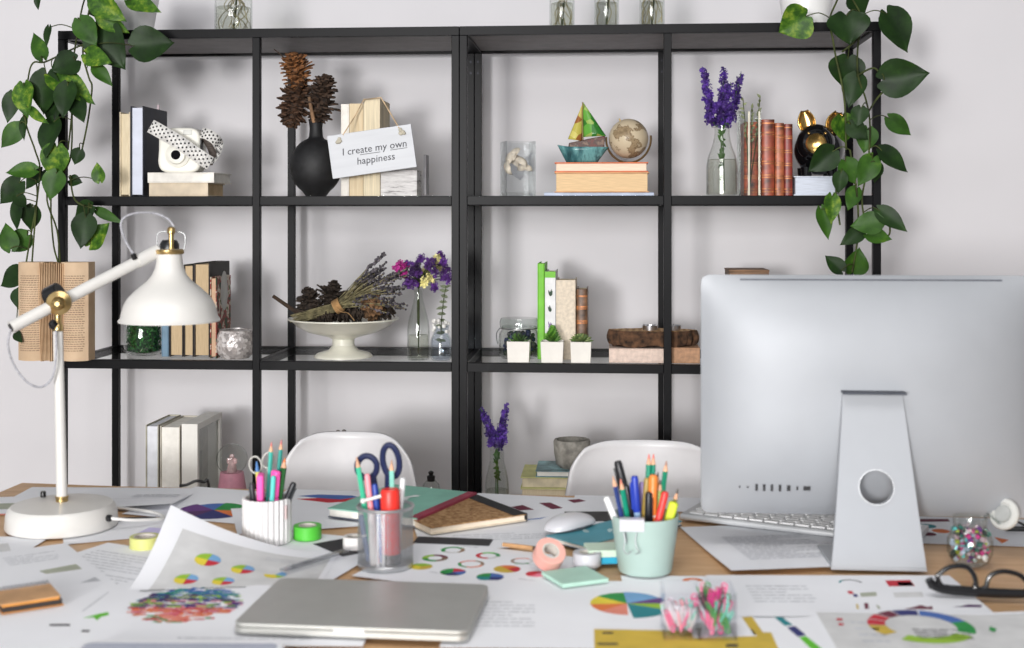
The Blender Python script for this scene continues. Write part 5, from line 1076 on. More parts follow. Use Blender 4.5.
def highlighter(label, cup, px, py, bx, by, dy, col, w, t=.011):
    c = cup['c']; top = at(px, py, Y=c.y+dy); bot = c+Vector((bx, by, .006)); d = top-bot; L = d.length; rt = thing('highlighter', label, 'highlighter', bot, 0, cup['g']); put(rt, bot, d); mt = mat('hl_%d_%d' % (col[0], col[2]), col, .45, var=.02)
    MB().box((0, 0, L*.3), (t, w, L*.6)).build('barrel', mt, rt, bevel=.002); MB().box((0, 0, L*.8), (t*1.03, w*1.03, L*.4)).build('cap', mt, rt, bevel=.003)
highlighter('wide flat pink highlighter at front of the fluted cup', cupA, 260.5, 474, -.008, -.008, -.016, PINK, .022); highlighter('pink highlighter behind the short teal pen in fluted cup', cupA, 276, 470.5, .008, -.002, -.010, PINK, .015)
stick('marker', 'short teal pen in front of pink highlighter in fluted cup', cupA, 273.5, 476, .007, -.01, -.022, (96, 206, 196), r=.0042)
stick('pencil', 'green crayon pencil with yellow and orange tip in fluted cup', cupA, 285, 458, .012, .002, .0, (36, 92, 44), r=.0052, col2=(222, 120, 60)); stick('cap', 'black capped pen at the left of the fluted cup', cupA, 251.5, 483, -.014, -.006, -.006, (44, 44, 50)); stick('cap', 'black pen leaning right out of the fluted cup', cupA, 294, 483, .006, .0, -.004, (40, 42, 46), r=.005)
stick('open', 'yellow pen with blue end between scissor rings in fluted cup', cupA, 256.5, 461, -.008, .006, .006, (206, 196, 96), col2=(70, 120, 180))
scissors('small scissors with clear silver rings in the fluted cup', cupA, [(255.5, 465, 6.2, 8.5, .2), (268, 460, 5.5, 8, -.35)], -.004, .008, .016, (196, 194, 188), .0015)
# mesh cup
c2 = at(385.5, 566, z=DZ+.005); c2.z = DZ+.005; k2 = S(385, c2.y); cupB = dict(c=c2, g='pens and tools in the wire mesh cup'); hB = ZZ(385, 506, c2.y)-c2.z
def meshcup():
    r = thing('mesh_pencil_cup', 'silver wire mesh pencil cup holding navy scissors and red glue stick', 'pencil cup', c2); q = 27.5*k2
    m = bpy.data.materials.new('wire_mesh'); m.use_nodes = True; nt = m.node_tree; b = nt.nodes['Principled BSDF']; b.inputs['Metallic'].default_value = .85; b.inputs['Roughness'].default_value = .42; b.inputs['Base Color'].default_value = (*lin((176, 178, 182)), 1)
    tr = nt.nodes.new('ShaderNodeBsdfTransparent'); mx = nt.nodes.new('ShaderNodeMixShader'); tc = coord(nt, (1, 1, 1)); v = nt.nodes.new('ShaderNodeTexVoronoi'); v.inputs['Scale'].default_value = 900; v.inputs['Randomness'].default_value = .2; nt.links.new(tc, v.inputs['Vector'])
    mt = nt.nodes.new('ShaderNodeMath'); mt.operation = 'GREATER_THAN'; mt.inputs[1].default_value = .50; nt.links.new(v.outputs['Distance'], mt.inputs[0]); nt.links.new(mt.outputs[0], mx.inputs[0]); nt.links.new(tr.outputs[0], mx.inputs[1]); nt.links.new(b.outputs[0], mx.inputs[2]); nt.links.new(mx.outputs[0], nt.nodes['Material Output'].inputs[0])
    MB().lathe([(q, .004), (q, hB)], 64, cap0=False, cap1=False).build('mesh_wall', m, r)
    st = mat('cup_steel', (196, 198, 200), .35, .9); MB().tube([(math.cos(2*PI*i/64)*q, math.sin(2*PI*i/64)*q, hB) for i in range(64)], .0026, 8, closed=True).build('rim', st, r)
    MB().lathe([(q*.98, 0), (q*1.01, .003), (q*1.01, .007), (q*.97, .009), (q*.95, .005), (.001, .004)], 64).build('base_ring', st, r)
meshcup()
NAVYP = (24, 34, 74)
scissors('navy handled scissors standing open in the mesh cup', cupB, [(367, 467, 10, 11, 0), (391, 461, 8.2, 16, .16)], .0, .008, .010, NAVYP, .0050)
stick('pencil', 'green pencil with bare tip at left of the mesh cup', cupB, 356.5, 457, -.018, .0, .0, (70, 190, 150), r=.0042, col2=(206, 160, 130)); stick('marker', 'pink pen beside the green pencil in the mesh cup', cupB, 367, 474, -.012, -.01, -.008, (236, 150, 160), r=.0046); stick('cap', 'shiny blue pen between pink pen and glue stick', cupB, 374.5, 484, -.004, -.004, -.004, (44, 72, 160), r=.0045)
stick('pencil', 'pale mint pencil before the right scissor loop in mesh cup', cupB, 391.5, 460, .012, .004, .0, (140, 212, 196), r=.004, col2=(196, 150, 120)); stick('marker', 'white pen at the right of the mesh cup', cupB, 403, 478, .016, .002, .004, (226, 228, 230), r=.0044); stick('marker', 'white pen seen through the mesh wall at left', cupB, 371, 512, -.016, -.014, -.016, (240, 240, 240), r=.006); stick('marker', 'blue grey pen seen low through the left mesh wall', cupB, 361, 515, -.026, .004, .0, (110, 130, 170), r=.005)
def glue():
    bot = c2+Vector((.012, -.014, .008)); top = at(390, 489, Y=c2.y-.014); d = top-bot; L = d.length; rt = thing('glue_stick', 'red capped glue stick standing in the mesh cup', 'glue stick', bot, 0, cupB['g']); put(rt, bot, d); q = .0142; rd = mat('glue_red', (232, 54, 44), .4, var=.02)
    MB().lathe([(q*1.05, L-.036), (q*1.08, L-.034), (q*1.05, L-.004), (q*.9, L), (.001, L)], 32).build('cap', rd, rt); b = MB().lathe([(q, .016), (q, L-.036)], 32).build('barrel', mat('glue_label', (216, 78, 84), .5, var=.04), rt)
    MB().lathe([(q*1.05, 0), (q*1.05, .016)], 24).build('base_knob', mat('glue_base', (60, 60, 64), .5), rt)
    m = MB(); zz = L-.052
    for k3, (a, w_) in enumerate(((-.5, .005), (0, .006), (.45, .005))):
        for z in (0, .010): m.box((q*1.01*math.sin(a), -q*1.01*math.cos(a), zz-z*.5), (w_, .0008, .003))
    merge([c for c in rt.children if c.name.startswith('barrel')][0], m, mat('label_white', (240, 238, 238), .6))
glue()
stick('marker', 'short white stick lying across the front rim of the mesh cup', cupB, 363, 500, -.008, -.022, -.030, (226, 226, 230), r=.0028, zoff=.0) if 0 else None
a = at(363, 501, Y=c2.y-.036); b2 = at(381, 496, Y=c2.y-.028); rt = thing('white_pen', 'white pen leaning across the front rim of mesh cup', 'pen', a, 0, cupB['g']); put(rt, a, b2-a); L = (b2-a).length; MB().lathe([(.0025, 0), (.0028, L)], 12).build('barrel', WHITE, rt); MB().ball((0, 0, 0), .0042, 12, 8).build('end_knob', WHITE, rt)
# mint cup
c3 = at(645, 570, z=DZ+.007); c3.z = DZ+.007; k3 = S(645, c3.y); cupC = dict(c=c3, g='pens in the mint cup'); hC = ZZ(645, 514, c3.y)-c3.z
def mintcup():
    r = thing('pencil_cup', 'mint green tapered pencil cup with white binder clip on the rim', 'pencil cup', c3); m = mat('mint_plastic', (168, 190, 183), .45, var=.01); qt, qb = 34*k3, 26.8*k3
    vessel(r, 'cup_body', [(qb*.97, 0), (qb, .003), (qt, hC-.002), (qt*1.0, hC)], .0022, m, r, 56)
    rt = thing('binder_clip', 'white binder clip gripping the front rim of mint cup', 'binder clip', c3+Vector((-.021, -qt+.004, hC-.006))); w = 24*k3; w2 = w/2
    MB().prism([(-.008, .010), (.008, .010), (.0035, -.009), (.002, -.009), (.005, .008), (-.005, .008), (-.002, -.009), (-.0035, -.009)], -w2, w2, 0, Matrix(((0, 0, 1, 0), (1, 0, 0, 0), (0, 1, 0, 0), (0, 0, 0, 1)))).build('clip_body', mat('clip_white', (214, 212, 218), .35, var=.01), rt)
    wm = mat('clip_wire', (150, 152, 156), .35, .6)
    for dd in (-1, 1):
        m = MB(); s = 9*k3; y = -.006*1
        if dd < 0: m.tube(smoothpts([(-s*.95, -.0045, -.010), (-s*.75, -.007, -.02), (-s*.9, -.009, -.034), (-s*.5, -.0095, -.041), (-s*.05, -.009, -.036)], 4), .0008, 6); m.tube(smoothpts([(s*.55, -.0045, -.010), (s*.35, -.007, -.02), (s*.5, -.009, -.032), (s*.85, -.0095, -.038), (s*.35, -.009, -.041)], 4), .0008, 6)
        else: m.tube(smoothpts([(-s*.7, .005, -.012), (-s*.5, .010, -.03), (0, .011, -.036), (s*.5, .010, -.03), (s*.7, .005, -.012)], 4), .0011, 6)
        m.build('wire_handle', wm, rt)
mintcup()
def stC(*a, **k): return stick(*a, **k)
stC('marker', 'white marker leaning left out of the mint cup', cupC, 606, 497, -.016, -.004, -.012, (238, 238, 238), r=.0052); stC('pencil', 'blue pencil with tan tip at left in the mint cup', cupC, 613, 476, -.02, -.006, -.008, (44, 62, 120), r=.004, col2=(200, 150, 120)); stC('pencil', 'teal green pencil with coral tip at left in the mint cup', cupC, 620.5, 479, -.014, .0, .0, (30, 150, 120), r=.0043, col2=(222, 130, 110))
stC('cap', 'tall black marker at upper left of the mint cup', cupC, 617.5, 461, -.002, .008, .012, (34, 34, 38), r=.0058); stC('cap', 'black pen behind the blue capped pen in mint cup', cupC, 626, 485, -.006, .006, .006, (30, 30, 34), r=.0046)
stC('cap', 'light blue pen with royal blue cap in the mint cup', cupC, 634.5, 476, -.006, -.008, -.01, (38, 62, 170), r=.0052, col2=(150, 180, 214)); stC('cap', 'pale purple pen in the middle of the mint cup', cupC, 642, 482, .0, .006, .01, (140, 120, 170), r=.0042)
stC('cap', 'gold pen leaning in the middle of the mint cup', cupC, 647, 478, -.006, -.004, -.004, (160, 134, 66), r=.0042); stC('cap', 'black pen beside the orange marker in mint cup', cupC, 649, 492, .004, -.01, -.012, (28, 28, 32), r=.0052); stC('marker', 'thick orange marker in the middle of the mint cup', cupC, 653.5, 475, .008, -.004, -.006, (234, 134, 60), r=.0068, col2=(232, 232, 228))
stC('pencil', 'teal pencil with red tip, left of the tall pair in mint cup', cupC, 649, 454, .0, .012, .016, (20, 140, 110), r=.004, col2=(224, 110, 100)); stC('pencil', 'teal pencil with red tip, right of the tall pair in mint cup', cupC, 653.5, 454, .008, .014, .018, (16, 132, 106), r=.004, col2=(224, 110, 100)); stC('pencil', 'orange pencil behind the orange marker in mint cup', cupC, 658, 472, .01, .01, .012, (222, 138, 50), r=.0038)
stC('pencil', 'green pencil with bare tip at right in the mint cup', cupC, 666.5, 461, .014, .006, .006, (20, 128, 98), r=.0042, col2=(170, 120, 100)); stC('marker', 'red marker tilted right at front of the mint cup', cupC, 665.5, 492, .002, -.012, -.02, (230, 62, 58), r=.0058, col2=(240, 120, 110)); stC('pencil', 'dark tipped brush pencil at far right of the mint cup', cupC, 678, 489, .02, .002, .002, (120, 120, 60), r=.0036, col2=(70, 60, 52))
highlighter('lime yellow highlighter at right edge of the mint cup', cupC, 674, 502, .018, -.002, -.008, (206, 222, 52), .014); stC('pencil', 'olive green pencil behind the red marker in mint cup', cupC, 660.5, 480, .014, .0, .004, (130, 160, 60), r=.0038)
# ------------------------------------------------------------------ rolls of tape, pads, notebooks
ZD = DZ+.0075
def tape(label, px, py, w_px, h_px, axis, col, colname, t=.35, z=None, core=None):
    zz = z or ZD; c = at(px, py, z=zz); s = S(px, c.y); q = w_px*s/2; hh = h_px*s; r = thing('tape_roll', label, 'tape', c); d = Vector(axis)
    if abs(d.z) > .9: A = Matrix.Identity(4)
    else: A = align(Vector((0, 0, q))-d.normalized()*hh/2, d)
    m = MB(); m.lathe([(q*(1-t), 0), (q*.98, 0), (q, .0006), (q, hh-.0006), (q*.98, hh), (q*(1-t), hh)], 40, 0, A, cap0=False, cap1=False); m.build('tape_band', mat(colname, col, .45, var=.03), r)
    MB().lathe([(q*(1-t), hh), (q*(1-t)-.0025, hh), (q*(1-t)-.0025, 0), (q*(1-t), 0)], 40, 0, A, cap0=False, cap1=False).build('tape_core', mat(core or 'core_white', (206, 200, 192), .7), r)
tape('bright green tape roll lying flat beside the fluted cup', 307.5, 538, 28, 13, (0, 0, 1), (84, 190, 62), 'tape_green', z=DZ+.005)
tape('pale yellow tape roll lying beside the curled pie sheet', 145, 547, 30, 11, (0, 0, 1), (206, 208, 128), 'tape_yellow', .25, z=DZ+.003)
tape('salmon pink tape roll standing on edge before the teal notebook', 549, 570, 31, 14, (.32, -.60, .73), (230, 172, 160), 'tape_pink', .42)
tape('clear grey tape roll lying between pink tape and mint cup', 587, 565, 28, 13, (0, 0, 1), (196, 196, 202), 'tape_grey', .4)
tape('white tape roll tucked behind the mesh cup on black card', 354, 548, 22, 12, (0, 0, 1), (232, 228, 226), 'tape_white', .3, z=DZ+.005)
def pad(label, px, py, ang, w, d, h, cols, name='sticky_note_pad', z=None):
    zz = z or ZD; c = at(px, py, z=zz); r = thing(name, label, 'sticky notes', c, math.radians(ang)); n = len(cols)
    for i, (cn, cc) in enumerate(cols): MB().box((R.uniform(-.002, .002), R.uniform(-.002, .002), h*(i+.5)/n), (w, d, h/n-.0002)).build('note_block' if n > 1 else 'notes', mat(cn, cc, .8, var=.02), r, bevel=.0006)
    return r
pad('mint sticky note pad lying between laptop and mint cup', 575, 579, 28, .076, .074, .006, [('mint_note', (176, 212, 196))])
pad('stacked pale and blue sticky note pads against the mint cup', 607, 560, 10, .07, .05, .022, [('note_blue', (42, 160, 196)), ('note_pale', (206, 226, 206))])
pad('lilac sticky note lying behind the yellow tape roll', 156, 533, -8, .05, .05, .003, [('note_lilac', (206, 198, 236))], z=DZ+.002)
def slab(name, label, cat, px, py, ang, w, d, parts, z, corner='C'):
    a = math.radians(ang); c = at(px, py, z=z); ex = Vector((math.cos(a), math.sin(a), 0)); ey = Vector((-math.sin(a), math.cos(a), 0)); ox, oy = {'C': (0, 0), 'BL': (-w/2, -d/2), 'BR': (w/2, -d/2), 'TR': (w/2, d/2), 'TL': (-w/2, d/2)}[corner]
    c = c-ex*ox-ey*oy; r = thing(name, label, cat, c, a)
    return r
# green notebook with maroon spine
def greennb():
    w, d, t = .20, .29, .017; r = slab('notebook', 'green hardcover notebook with maroon spine behind the mesh cup', 'notebook', 420, 527, 19, w, d, None, DZ+.006, 'BR'); r.rotation_euler = (0, 0, math.radians(-1)); a = math.radians(-1)
    p = at(418, 528, z=DZ+.006); 
    # parallelogram seen: near edge 322..418, far edge 385..480
    ex = at(318, 522, z=DZ+.006)-p; w = ex.length; a = math.atan2(-ex.y, -ex.x); r.location = p; far = at(478, 492, z=DZ+.006+t)-p; d = far.length*.97; b = math.atan2(far.y, far.x); r.rotation_euler = (0, 0, b-PI/2)
    gm = mat('sea_green_cover', (130, 186, 168), .6, var=.03); mm = mat('maroon_cloth', (150, 52, 74), .65, var=.08)
    MB().box((-w/2, d/2, t-.001), (w, d, .002)).build('front_cover', gm, r, bevel=.0006); MB().box((-w/2, d/2, .001), (w, d, .002)).build('back_cover', mat('slate_cover', (70, 76, 92), .6), r, bevel=.0006)
    MB().box((-w/2-.001, d/2, t/2), (w-.006, d-.006, t-.0042)).build('pages', PAGEW, r); m = MB(); m.box((-.001, d/2, t/2), (.003, d, t+.0006)); m.box((-.009, d/2, t+.0003), (.018, d, .0008)); m.build('spine', mm, r, bevel=.0004)
    m = MB()
    for i in range(9): leaf(m, (-w*.52+R.uniform(-.012, .012), d*.42+R.uniform(-.06, .06), t+.0012), (-w*.52+R.uniform(-.02, .02), d*.42+R.uniform(-.06, .06), t+.0012), .012, 0, (0, 0, 1), 0, 0)
    merge([c for c in r.children if c.name.startswith('front_cover')][0], m, mat('print_white', (220, 228, 226), .7))
greennb()
def corknb():
    z = DZ+.006; p = at(431, 535, z=z); q = at(527, 521, z=z); ex = q-p; w = ex.length; a = math.atan2(ex.y, ex.x); r = thing('notebook', 'cork covered notebook with black spine beside the green notebook', 'notebook', p, a); d = .215; t = .013; sh = .0
    cork = pattern('cork', 'noise', [(.3, (110, 78, 50)), (.48, (160, 122, 84)), (.7, (196, 160, 118))], 130, (1, 1, 1), .9, bmp=.3, detail=5)
    MB().box((w/2, d/2, t-.0012), (w, d, .0024)).build('front_cover', cork, r, bevel=.0008); MB().box((w/2, d/2, .0012), (w, d, .0024)).build('back_cover', mat('cover_cream', (222, 208, 186), .7), r, bevel=.0008); MB().box((w/2-.001, d/2, t/2), (w-.005, d-.006, t-.005)).build('pages', mat('pages_cream2', (240, 226, 206), .8, var=.03), r)
    m = MB(); m.box((w-.0005, d/2, t/2), (.003, d+.001, t+.001)); m.box((w-.014, d/2, t+.0003), (.028, d+.001, .001)); m.build('spine', mat('black_cloth', (32, 31, 34), .7), r, bevel=.0004)
corknb()
# teal notebook under the mouse
def tealnb():
    z = DZ+.005; r = slab('notebook', 'teal notebook with pale leaf print under the mouse', 'notebook', 579, 551.5, -38, .15, .21, None, z, 'BL'); w, d, t = .088, .25, .009; r.rotation_euler = (0, 0, math.radians(-43)); r.location = at(546, 541, z=z)
    tm = mat('teal_cover', (84, 158, 174), .55, var=.05, scale=12); MB().box((w/2, d/2, t-.0008), (w, d, .0016)).build('front_cover', tm, r, bevel=.0005); MB().box((w/2, d/2, .0008), (w, d, .0016)).build('back_cover', mat('teal_dark', (60, 78, 92), .55), r, bevel=.0005); MB().box((w/2, d/2, t/2), (w-.004, d-.004, t-.0034)).build('pages', PAGEW, r)
    m = MB()
    for i in range(10): x = .02+.045*R.random(); y = .06+.14*R.random(); a = R.uniform(0, 6.3); leaf(m, (x, y, t+.0005), (x+.024*math.cos(a), y+.024*math.sin(a), t+.0005), .010, 0, (0, 0, 1), 0, 0)
    merge([c for c in r.children if c.name.startswith('front_cover')][0], m, mat('print_pale_teal', (182, 210, 212), .7)); return t
tt = tealnb()
o = MB().box((0, 0, .0012), (.17, .07, .0024)).build('black_folder', mat('folder_black', (38, 36, 40), .5), None, bevel=.0005, loc=at(612, 517, z=DZ+.0025), rz=.1); tag(o, 'thin black folder lying behind the teal notebook', 'folder')
def mouse():
    z = DZ+.0058+tt; c = at(570, 527, z=z); r = thing('computer_mouse', 'white computer mouse resting on the teal notebook', 'mouse', c, math.radians(52)); a, b2, h = .055, .03, .023
    def fn(u, v):
        t = 2*PI*u; k = math.cos(PI/2*v)**.75 if v < 1 else 0; x = a*math.copysign(abs(math.cos(t))**.85, math.cos(t)); y = b2*math.copysign(abs(math.sin(t))**.8, math.sin(t)); zz = .006+(h-.006)*math.sin(PI/2*v)-.010*max(0, math.cos(t))*(k)*.0
        return (x*k, y*k, zz-.004*(x*k/a)**2)
    m = MB(); m.grid(fn, 48, 12); m.build('top_shell', mat('mouse_white', (214, 214, 219), .3, var=.005, coat=.5), r, ang=70); MB().lathe([(.9, .0), (.98, .003), (.99, .0055), (.9, .006), (.001, .006)], 48, 0, Matrix.Diagonal((a, b2, 1, 1)), sx=1, sy=1).build('base', mat('mouse_grey', (96, 98, 104), .4), r)
mouse()
a = at(503, 544.5, z=DZ+.0118); b2 = at(541, 549, z=DZ+.0118); rt = thing('pencil', 'natural wood pencil with black end lying left of the pink tape', 'pencil', a); put(rt, a, b2-a); L = (b2-a).length
MB().lathe([(.0036, 0), (.0036, L*.8)], 6).build('pencil_body', mat('raw_pencil', (196, 150, 104), .6, var=.1), rt, ang=20); MB().lathe([(.0036, L*.8), (.0036, L)], 6).build('pencil_end', BLACKP, rt, ang=20)
# kraft notepad
def notepad():
    z = DZ+.006; r = thing('spiral_notepad', 'small kraft spiral notepad at the lower left desk edge', 'notepad', at(28, 603, z=z), math.radians(36)); w, d, t = .082, .072, .014; kr = mat('kraft', (194, 152, 110), .8, var=.06)
    MB().box((-.004, 0, t-.0006), (w, d, .0012)).build('front_cover', kr, r); MB().box((0, 0, .0006), (w, d, .0012)).build('back_cover', mat('kraft_orange', (206, 140, 70), .8), r); MB().box((0, .001, t*.3), (w-.003, d-.003, t*.45)).build('dark_pages', mat('pages_dark', (52, 46, 44), .8), r); MB().box((-.002, .001, t*.7), (w-.006, d-.006, t*.28)).build('orange_pages', mat('pages_orange', (216, 150, 76), .8), r)
    m = MB(); n = 14
    P = [(-w*.46+w*.92*i/(n*12), d/2+.001+math.cos(2*PI*i/12)*.009, t/2+math.sin(2*PI*i/12)*.011) for i in range(n*12+1)]; m.tube(P, .0008, 5); m.build('spiral_wire', mat('spiral_silver', (176, 176, 182), .3, 1), r)
notepad()
# clear plastic ruler on the pie sheet
a = at(283, 571, z=DZ+.012); b2 = at(347, 551, z=DZ+.012); d = b2-a; L = d.length
r = thing('clear_ruler', 'clear plastic ruler lying on the pie sheet by the mesh cup', 'ruler', a, math.atan2(d.y, d.x)); MB().box((L/2, 0, .0015), (L, .014, .003)).build('ruler_body', glass('ruler_clear', (226, 228, 232), (150, 156, 168), .1, 1.2), r, bevel=.0008)
m = MB()
for i in range(24): m.box((L*(i+.5)/24, .004 if i % 5 else .003, .0031), (.0005, .004 if i % 5 else .007, .0001))
merge([c for c in r.children][0], m, INK)
# ------------------------------------------------------------------ laptop and tablet
def laptop():
    z = DZ+.0085; p = at(232, 634, z=z); q = at(468, 643, z=z); tl = at(262, 585, z=z+.014); tr = at(485, 588, z=z+.014); ex = q-p; w = ex.length*1.0; a = math.atan2(ex.y, ex.x); d = .211; r = thing('laptop', 'closed silver laptop at front of desk center', 'laptop', p, a)
    al = mat('laptop_silver', (188, 188, 184), .45, .6, var=.01)
    def rr(x0, y0, x1, y1, k, n=6):
        P = []
        for cx, cy, s in ((x1-k, y1-k, 0), (x0+k, y1-k, 1), (x0+k, y0+k, 2), (x1-k, y0+k, 3)): P += [(cx+k*math.cos(PI/2*(s+i/n)), cy+k*math.sin(PI/2*(s+i/n))) for i in range(n+1)]
        return P
    MB().prism(rr(0, 0, w, d, .014), .0008, .0085).build('base', al, r, bevel=.001); MB().prism(rr(.0005, .0005, w-.0005, d-.0005, .014), .0092, .0145).build('lid', al, r, bevel=.0016, seg=3)
    MB().prism(rr(.002, .003, w-.002, d-.002, .013), .0086, .0091).build('seam', BLACKP, r); m = MB(); m.box((w*.5, .0008, .0085), (w*.13, .0022, .0045)); m.build('lid_notch', mat('bright_silver', (230, 232, 232), .35, .6), r, bevel=.0004)
    for x, y in ((.02, .02), (w-.02, .02), (.02, d-.02), (w-.02, d-.02)): MB().lathe([(.006, 0), (.006, .001)], 12, 0, Matrix.Translation((x, y, 0))).build('foot', BLACKP, r)
laptop()
def tablet():
    z = DZ+.009; p = at(84, 639, z=z+.01); q = at(287, 640, z=z+.01); ex = q-p; w = ex.length; a = math.atan2(ex.y, ex.x); r = thing('tablet', 'white bordered tablet at the bottom edge left of laptop', 'tablet', Vector((p.x, p.y, z)), a); d = .17
    def rr(x0, y0, x1, y1, k, n=6):
        P = []
        for cx, cy, s in ((x1-k, y1-k, 0), (x0+k, y1-k, 1), (x0+k, y0+k, 2), (x1-k, y0+k, 3)): P += [(cx+k*math.cos(PI/2*(s+i/n)), cy+k*math.sin(PI/2*(s+i/n))) for i in range(n+1)]
        return P
    MB().prism(rr(0, -d, w, 0, .016), 0, .0095).build('body', mat('tablet_white', (238, 239, 243), .3, var=.005), r, bevel=.002, seg=3); MB().prism(rr(.008, -d+.018, w-.008, -.013, .010), .0096, .0100).build('screen', mat('screen_grey', (176, 182, 198), .25, var=.01), r)
tablet()
# ------------------------------------------------------------------ desktop computer
def computer():
    z0 = DZ+.0065; c = at(879, 570.5, z=z0); r = thing('desktop_computer', 'large silver all in one computer seen from behind', 'computer', c); sc = S(877, c.y); al = mat('imac_silver', (160, 163, 168), .5, .15, var=.005)
    yb = .055                                       # the back of the screen case, beyond the stand's foot
    def L(px, py, y): return at(px, py, Y=c.y+y)-c
    xl = L(702, 400, yb+.045).x; w = -2*xl*1.005; zt = L(800, 275, yb+.05).z; zb = L(800, 514, yb+.05).z; hh = zt-zb
    n = 46
    def sup(s, k): return math.copysign(abs(s)**k, s)
    def rrect(x, z, cr=.014):
        return x, z
    def back(u, v):
        s, t = 2*u-1, 2*v-1
        # rounded-square warp so the outline keeps small round corners
        x = s; z = t; cr = .07
        ax, az = abs(s), abs(t); bx, bz = 1-cr*.6, 1-cr
        if ax > bx and az > bz:
            dx, dz = (ax-bx)/(1-bx), (az-bz)/(1-bz); m_ = max(dx, dz); l = math.hypot(dx, dz)
            if l > 0: dx, dz = dx*m_/l, dz*m_/l
            x = math.copysign(bx+(1-bx)*dx, s); z = math.copysign(bz+(1-bz)*dz, t)
        e = max(0, 1-abs(s)**3.2)**.85*max(0, 1-abs(t)**3.4)**.85
        y = yb+.050-.052*e
        return (x*w/2, y, zb+hh*(z+1)/2)
    m = MB(); m.grid(back, n, n)
    P = [back(i/n, 0) for i in range(n)]+[back(1, i/n) for i in range(n)]+[back(1-i/n, 1) for i in range(n)]+[back(0, 1-i/n) for i in range(n)]; k = len(P)
    v = P+[(a, b_+.006, c_) for a, b_, c_ in P]; m.add(v, [((i+1) % k, i, k+i, k+(i+1) % k) for i in range(k)])
    m.poly([(a, b_+.006, c_) for a, b_, c_ in P], 0); m.build('back_case', al, r, ang=50)
    MB().box((0, yb+.0575, zb+hh/2), (w*.985, .0025, hh*.985)).build('screen_glass', mat('screen_black', (12, 12, 14), .1), r)
    # slot under the top edge
    xs0, xs1 = L(741, 280, yb+.03).x, L(1005, 280, yb+.03).x; zs = L(870, 280.3, yb+.04).z
    def on_case(x, z):
        u = (x/(w/2)+1)/2; vv = ((z-zb)/hh*2-1+1)/2; return back(u, vv)[1]
    m = MB()
    for i in range(16):
        x0, x1 = xs0+(xs1-xs0)*i/16, xs0+(xs1-xs0)*(i+1)/16; y0, y1 = on_case(x0, zs)-.0006, on_case(x1, zs)-.0006; m.poly([(x0, y0, zs-.0016), (x1, y1, zs-.0016), (x1, y1, zs+.0016), (x0, y0, zs+.0016)])
    m.build('vent_slot', mat('slot_dark', (62, 66, 76), .6), r)
    m = MB()
    for px, ww, hp in ((739.5, 1.4, 2), (747.5, 1.6, 2), (756, 2.6, 7), (763.5, 2.6, 7), (771, 2.6, 7), (779, 2.6, 7), (787.5, 3.6, 6), (796, 1.8, 4), (805.5, 7, 4.5)):
        p = L(px, 487, yb+.03); x, z = p.x, p.z+.001; y = on_case(x, z)-.0008; a, h2 = ww*sc*1.04/2, hp*sc*1.04/2; m.add([(x-a, y, z-h2), (x+a, y, z-h2), (x+a, on_case(x+a, z+h2)-.0008, z+h2), (x-a, on_case(x-a, z+h2)-.0008, z+h2)], [(0, 1, 2, 3)])
    m.build('ports', mat('port_dark', (44, 44, 46), .5), r)
    # stand: neck with round cable hole, foot running under the screen
    wt, wb = 58.5*sc*1.02, 94*sc; zn = L(877, 394, .035).z; hc = L(877.5, 488.5, .012).z; hr = 17*sc; nn = 48
    def yoff(z): return .048*(z/zn)**1.15
    def face(off):
        out = []; inn = []
        for i in range(nn):
            a = 2*PI*i/nn; dx, dz = math.cos(a), math.sin(a); ks = []
            # march to the outline of the trapezium
            lo, hi = 0, 1.5
            for _ in range(40):
                md = (lo+hi)/2; x, z = dx*md, hc+dz*md; hw = wb/2+(wt-wb)/2*max(0, min(1, z/zn))**.9
                if 0 <= z <= zn and abs(x) <= hw: lo = md
                else: hi = md
            out.append((dx*lo, hc+dz*lo)); inn.append((dx*hr, hc+dz*hr))
        return out, inn
    # add the corners exactly
    out, inn = face(0)
    for cx, cz in ((-wb/2, 0), (wb/2, 0), (wt/2, zn), (-wt/2, zn)):
        i = min(range(nn), key=lambda i: (out[i][0]-cx)**2+(out[i][1]-cz)**2); out[i] = (cx, cz)
    rings = []
    steps = 6; m = MB(); th = .010; V = []
    for side in (0, 1):
        for j in range(steps+1):
            t = j/steps
            for i in range(nn):
                x = inn[i][0]*(1-t)+out[i][0]*t; z = inn[i][1]*(1-t)+out[i][1]*t; V.append((x, yoff(z)+th*side, z))
    B = (steps+1)*nn; fs = []
    for j in range(steps):
        for i in range(nn):
            i2 = (i+1) % nn; q = (j*nn+i, j*nn+i2, (j+1)*nn+i2, (j+1)*nn+i); fs.append(q[::-1]); fs.append(tuple(B+x for x in q))
    for i in range(nn):
        i2 = (i+1) % nn; fs.append((i, i2, B+i2, B+i)); o_ = steps*nn; fs.append((o_+i2, o_+i, B+o_+i, B+o_+i2))
    m.add(V, fs); st = m.build('stand_neck', al, r, ang=30)
    m = MB(); m.lathe([(hr, 0), (hr+.0012, .0), (hr+.0012, .0012), (hr, .0012)], 40, 0, align((0, yoff(hc)-.0005, hc), (0, -1, .22)), cap0=False, cap1=False); m.build('hole_rim', ALU, st)
    MB().box((0, .065, .003), (wb, .13, .006)).build('stand_foot', al, r, bevel=.002)
    MB().box((0, .04, zn+.0015), (wt*1.05, .03, .003)).build('hinge_slot', mat('slot_dark', (62, 66, 76), .6), r)
    MB().box((0, yoff(zn)+.028, zn-.02), (wt*.9, .03, .036)).build('hinge', ALU, r)
computer()
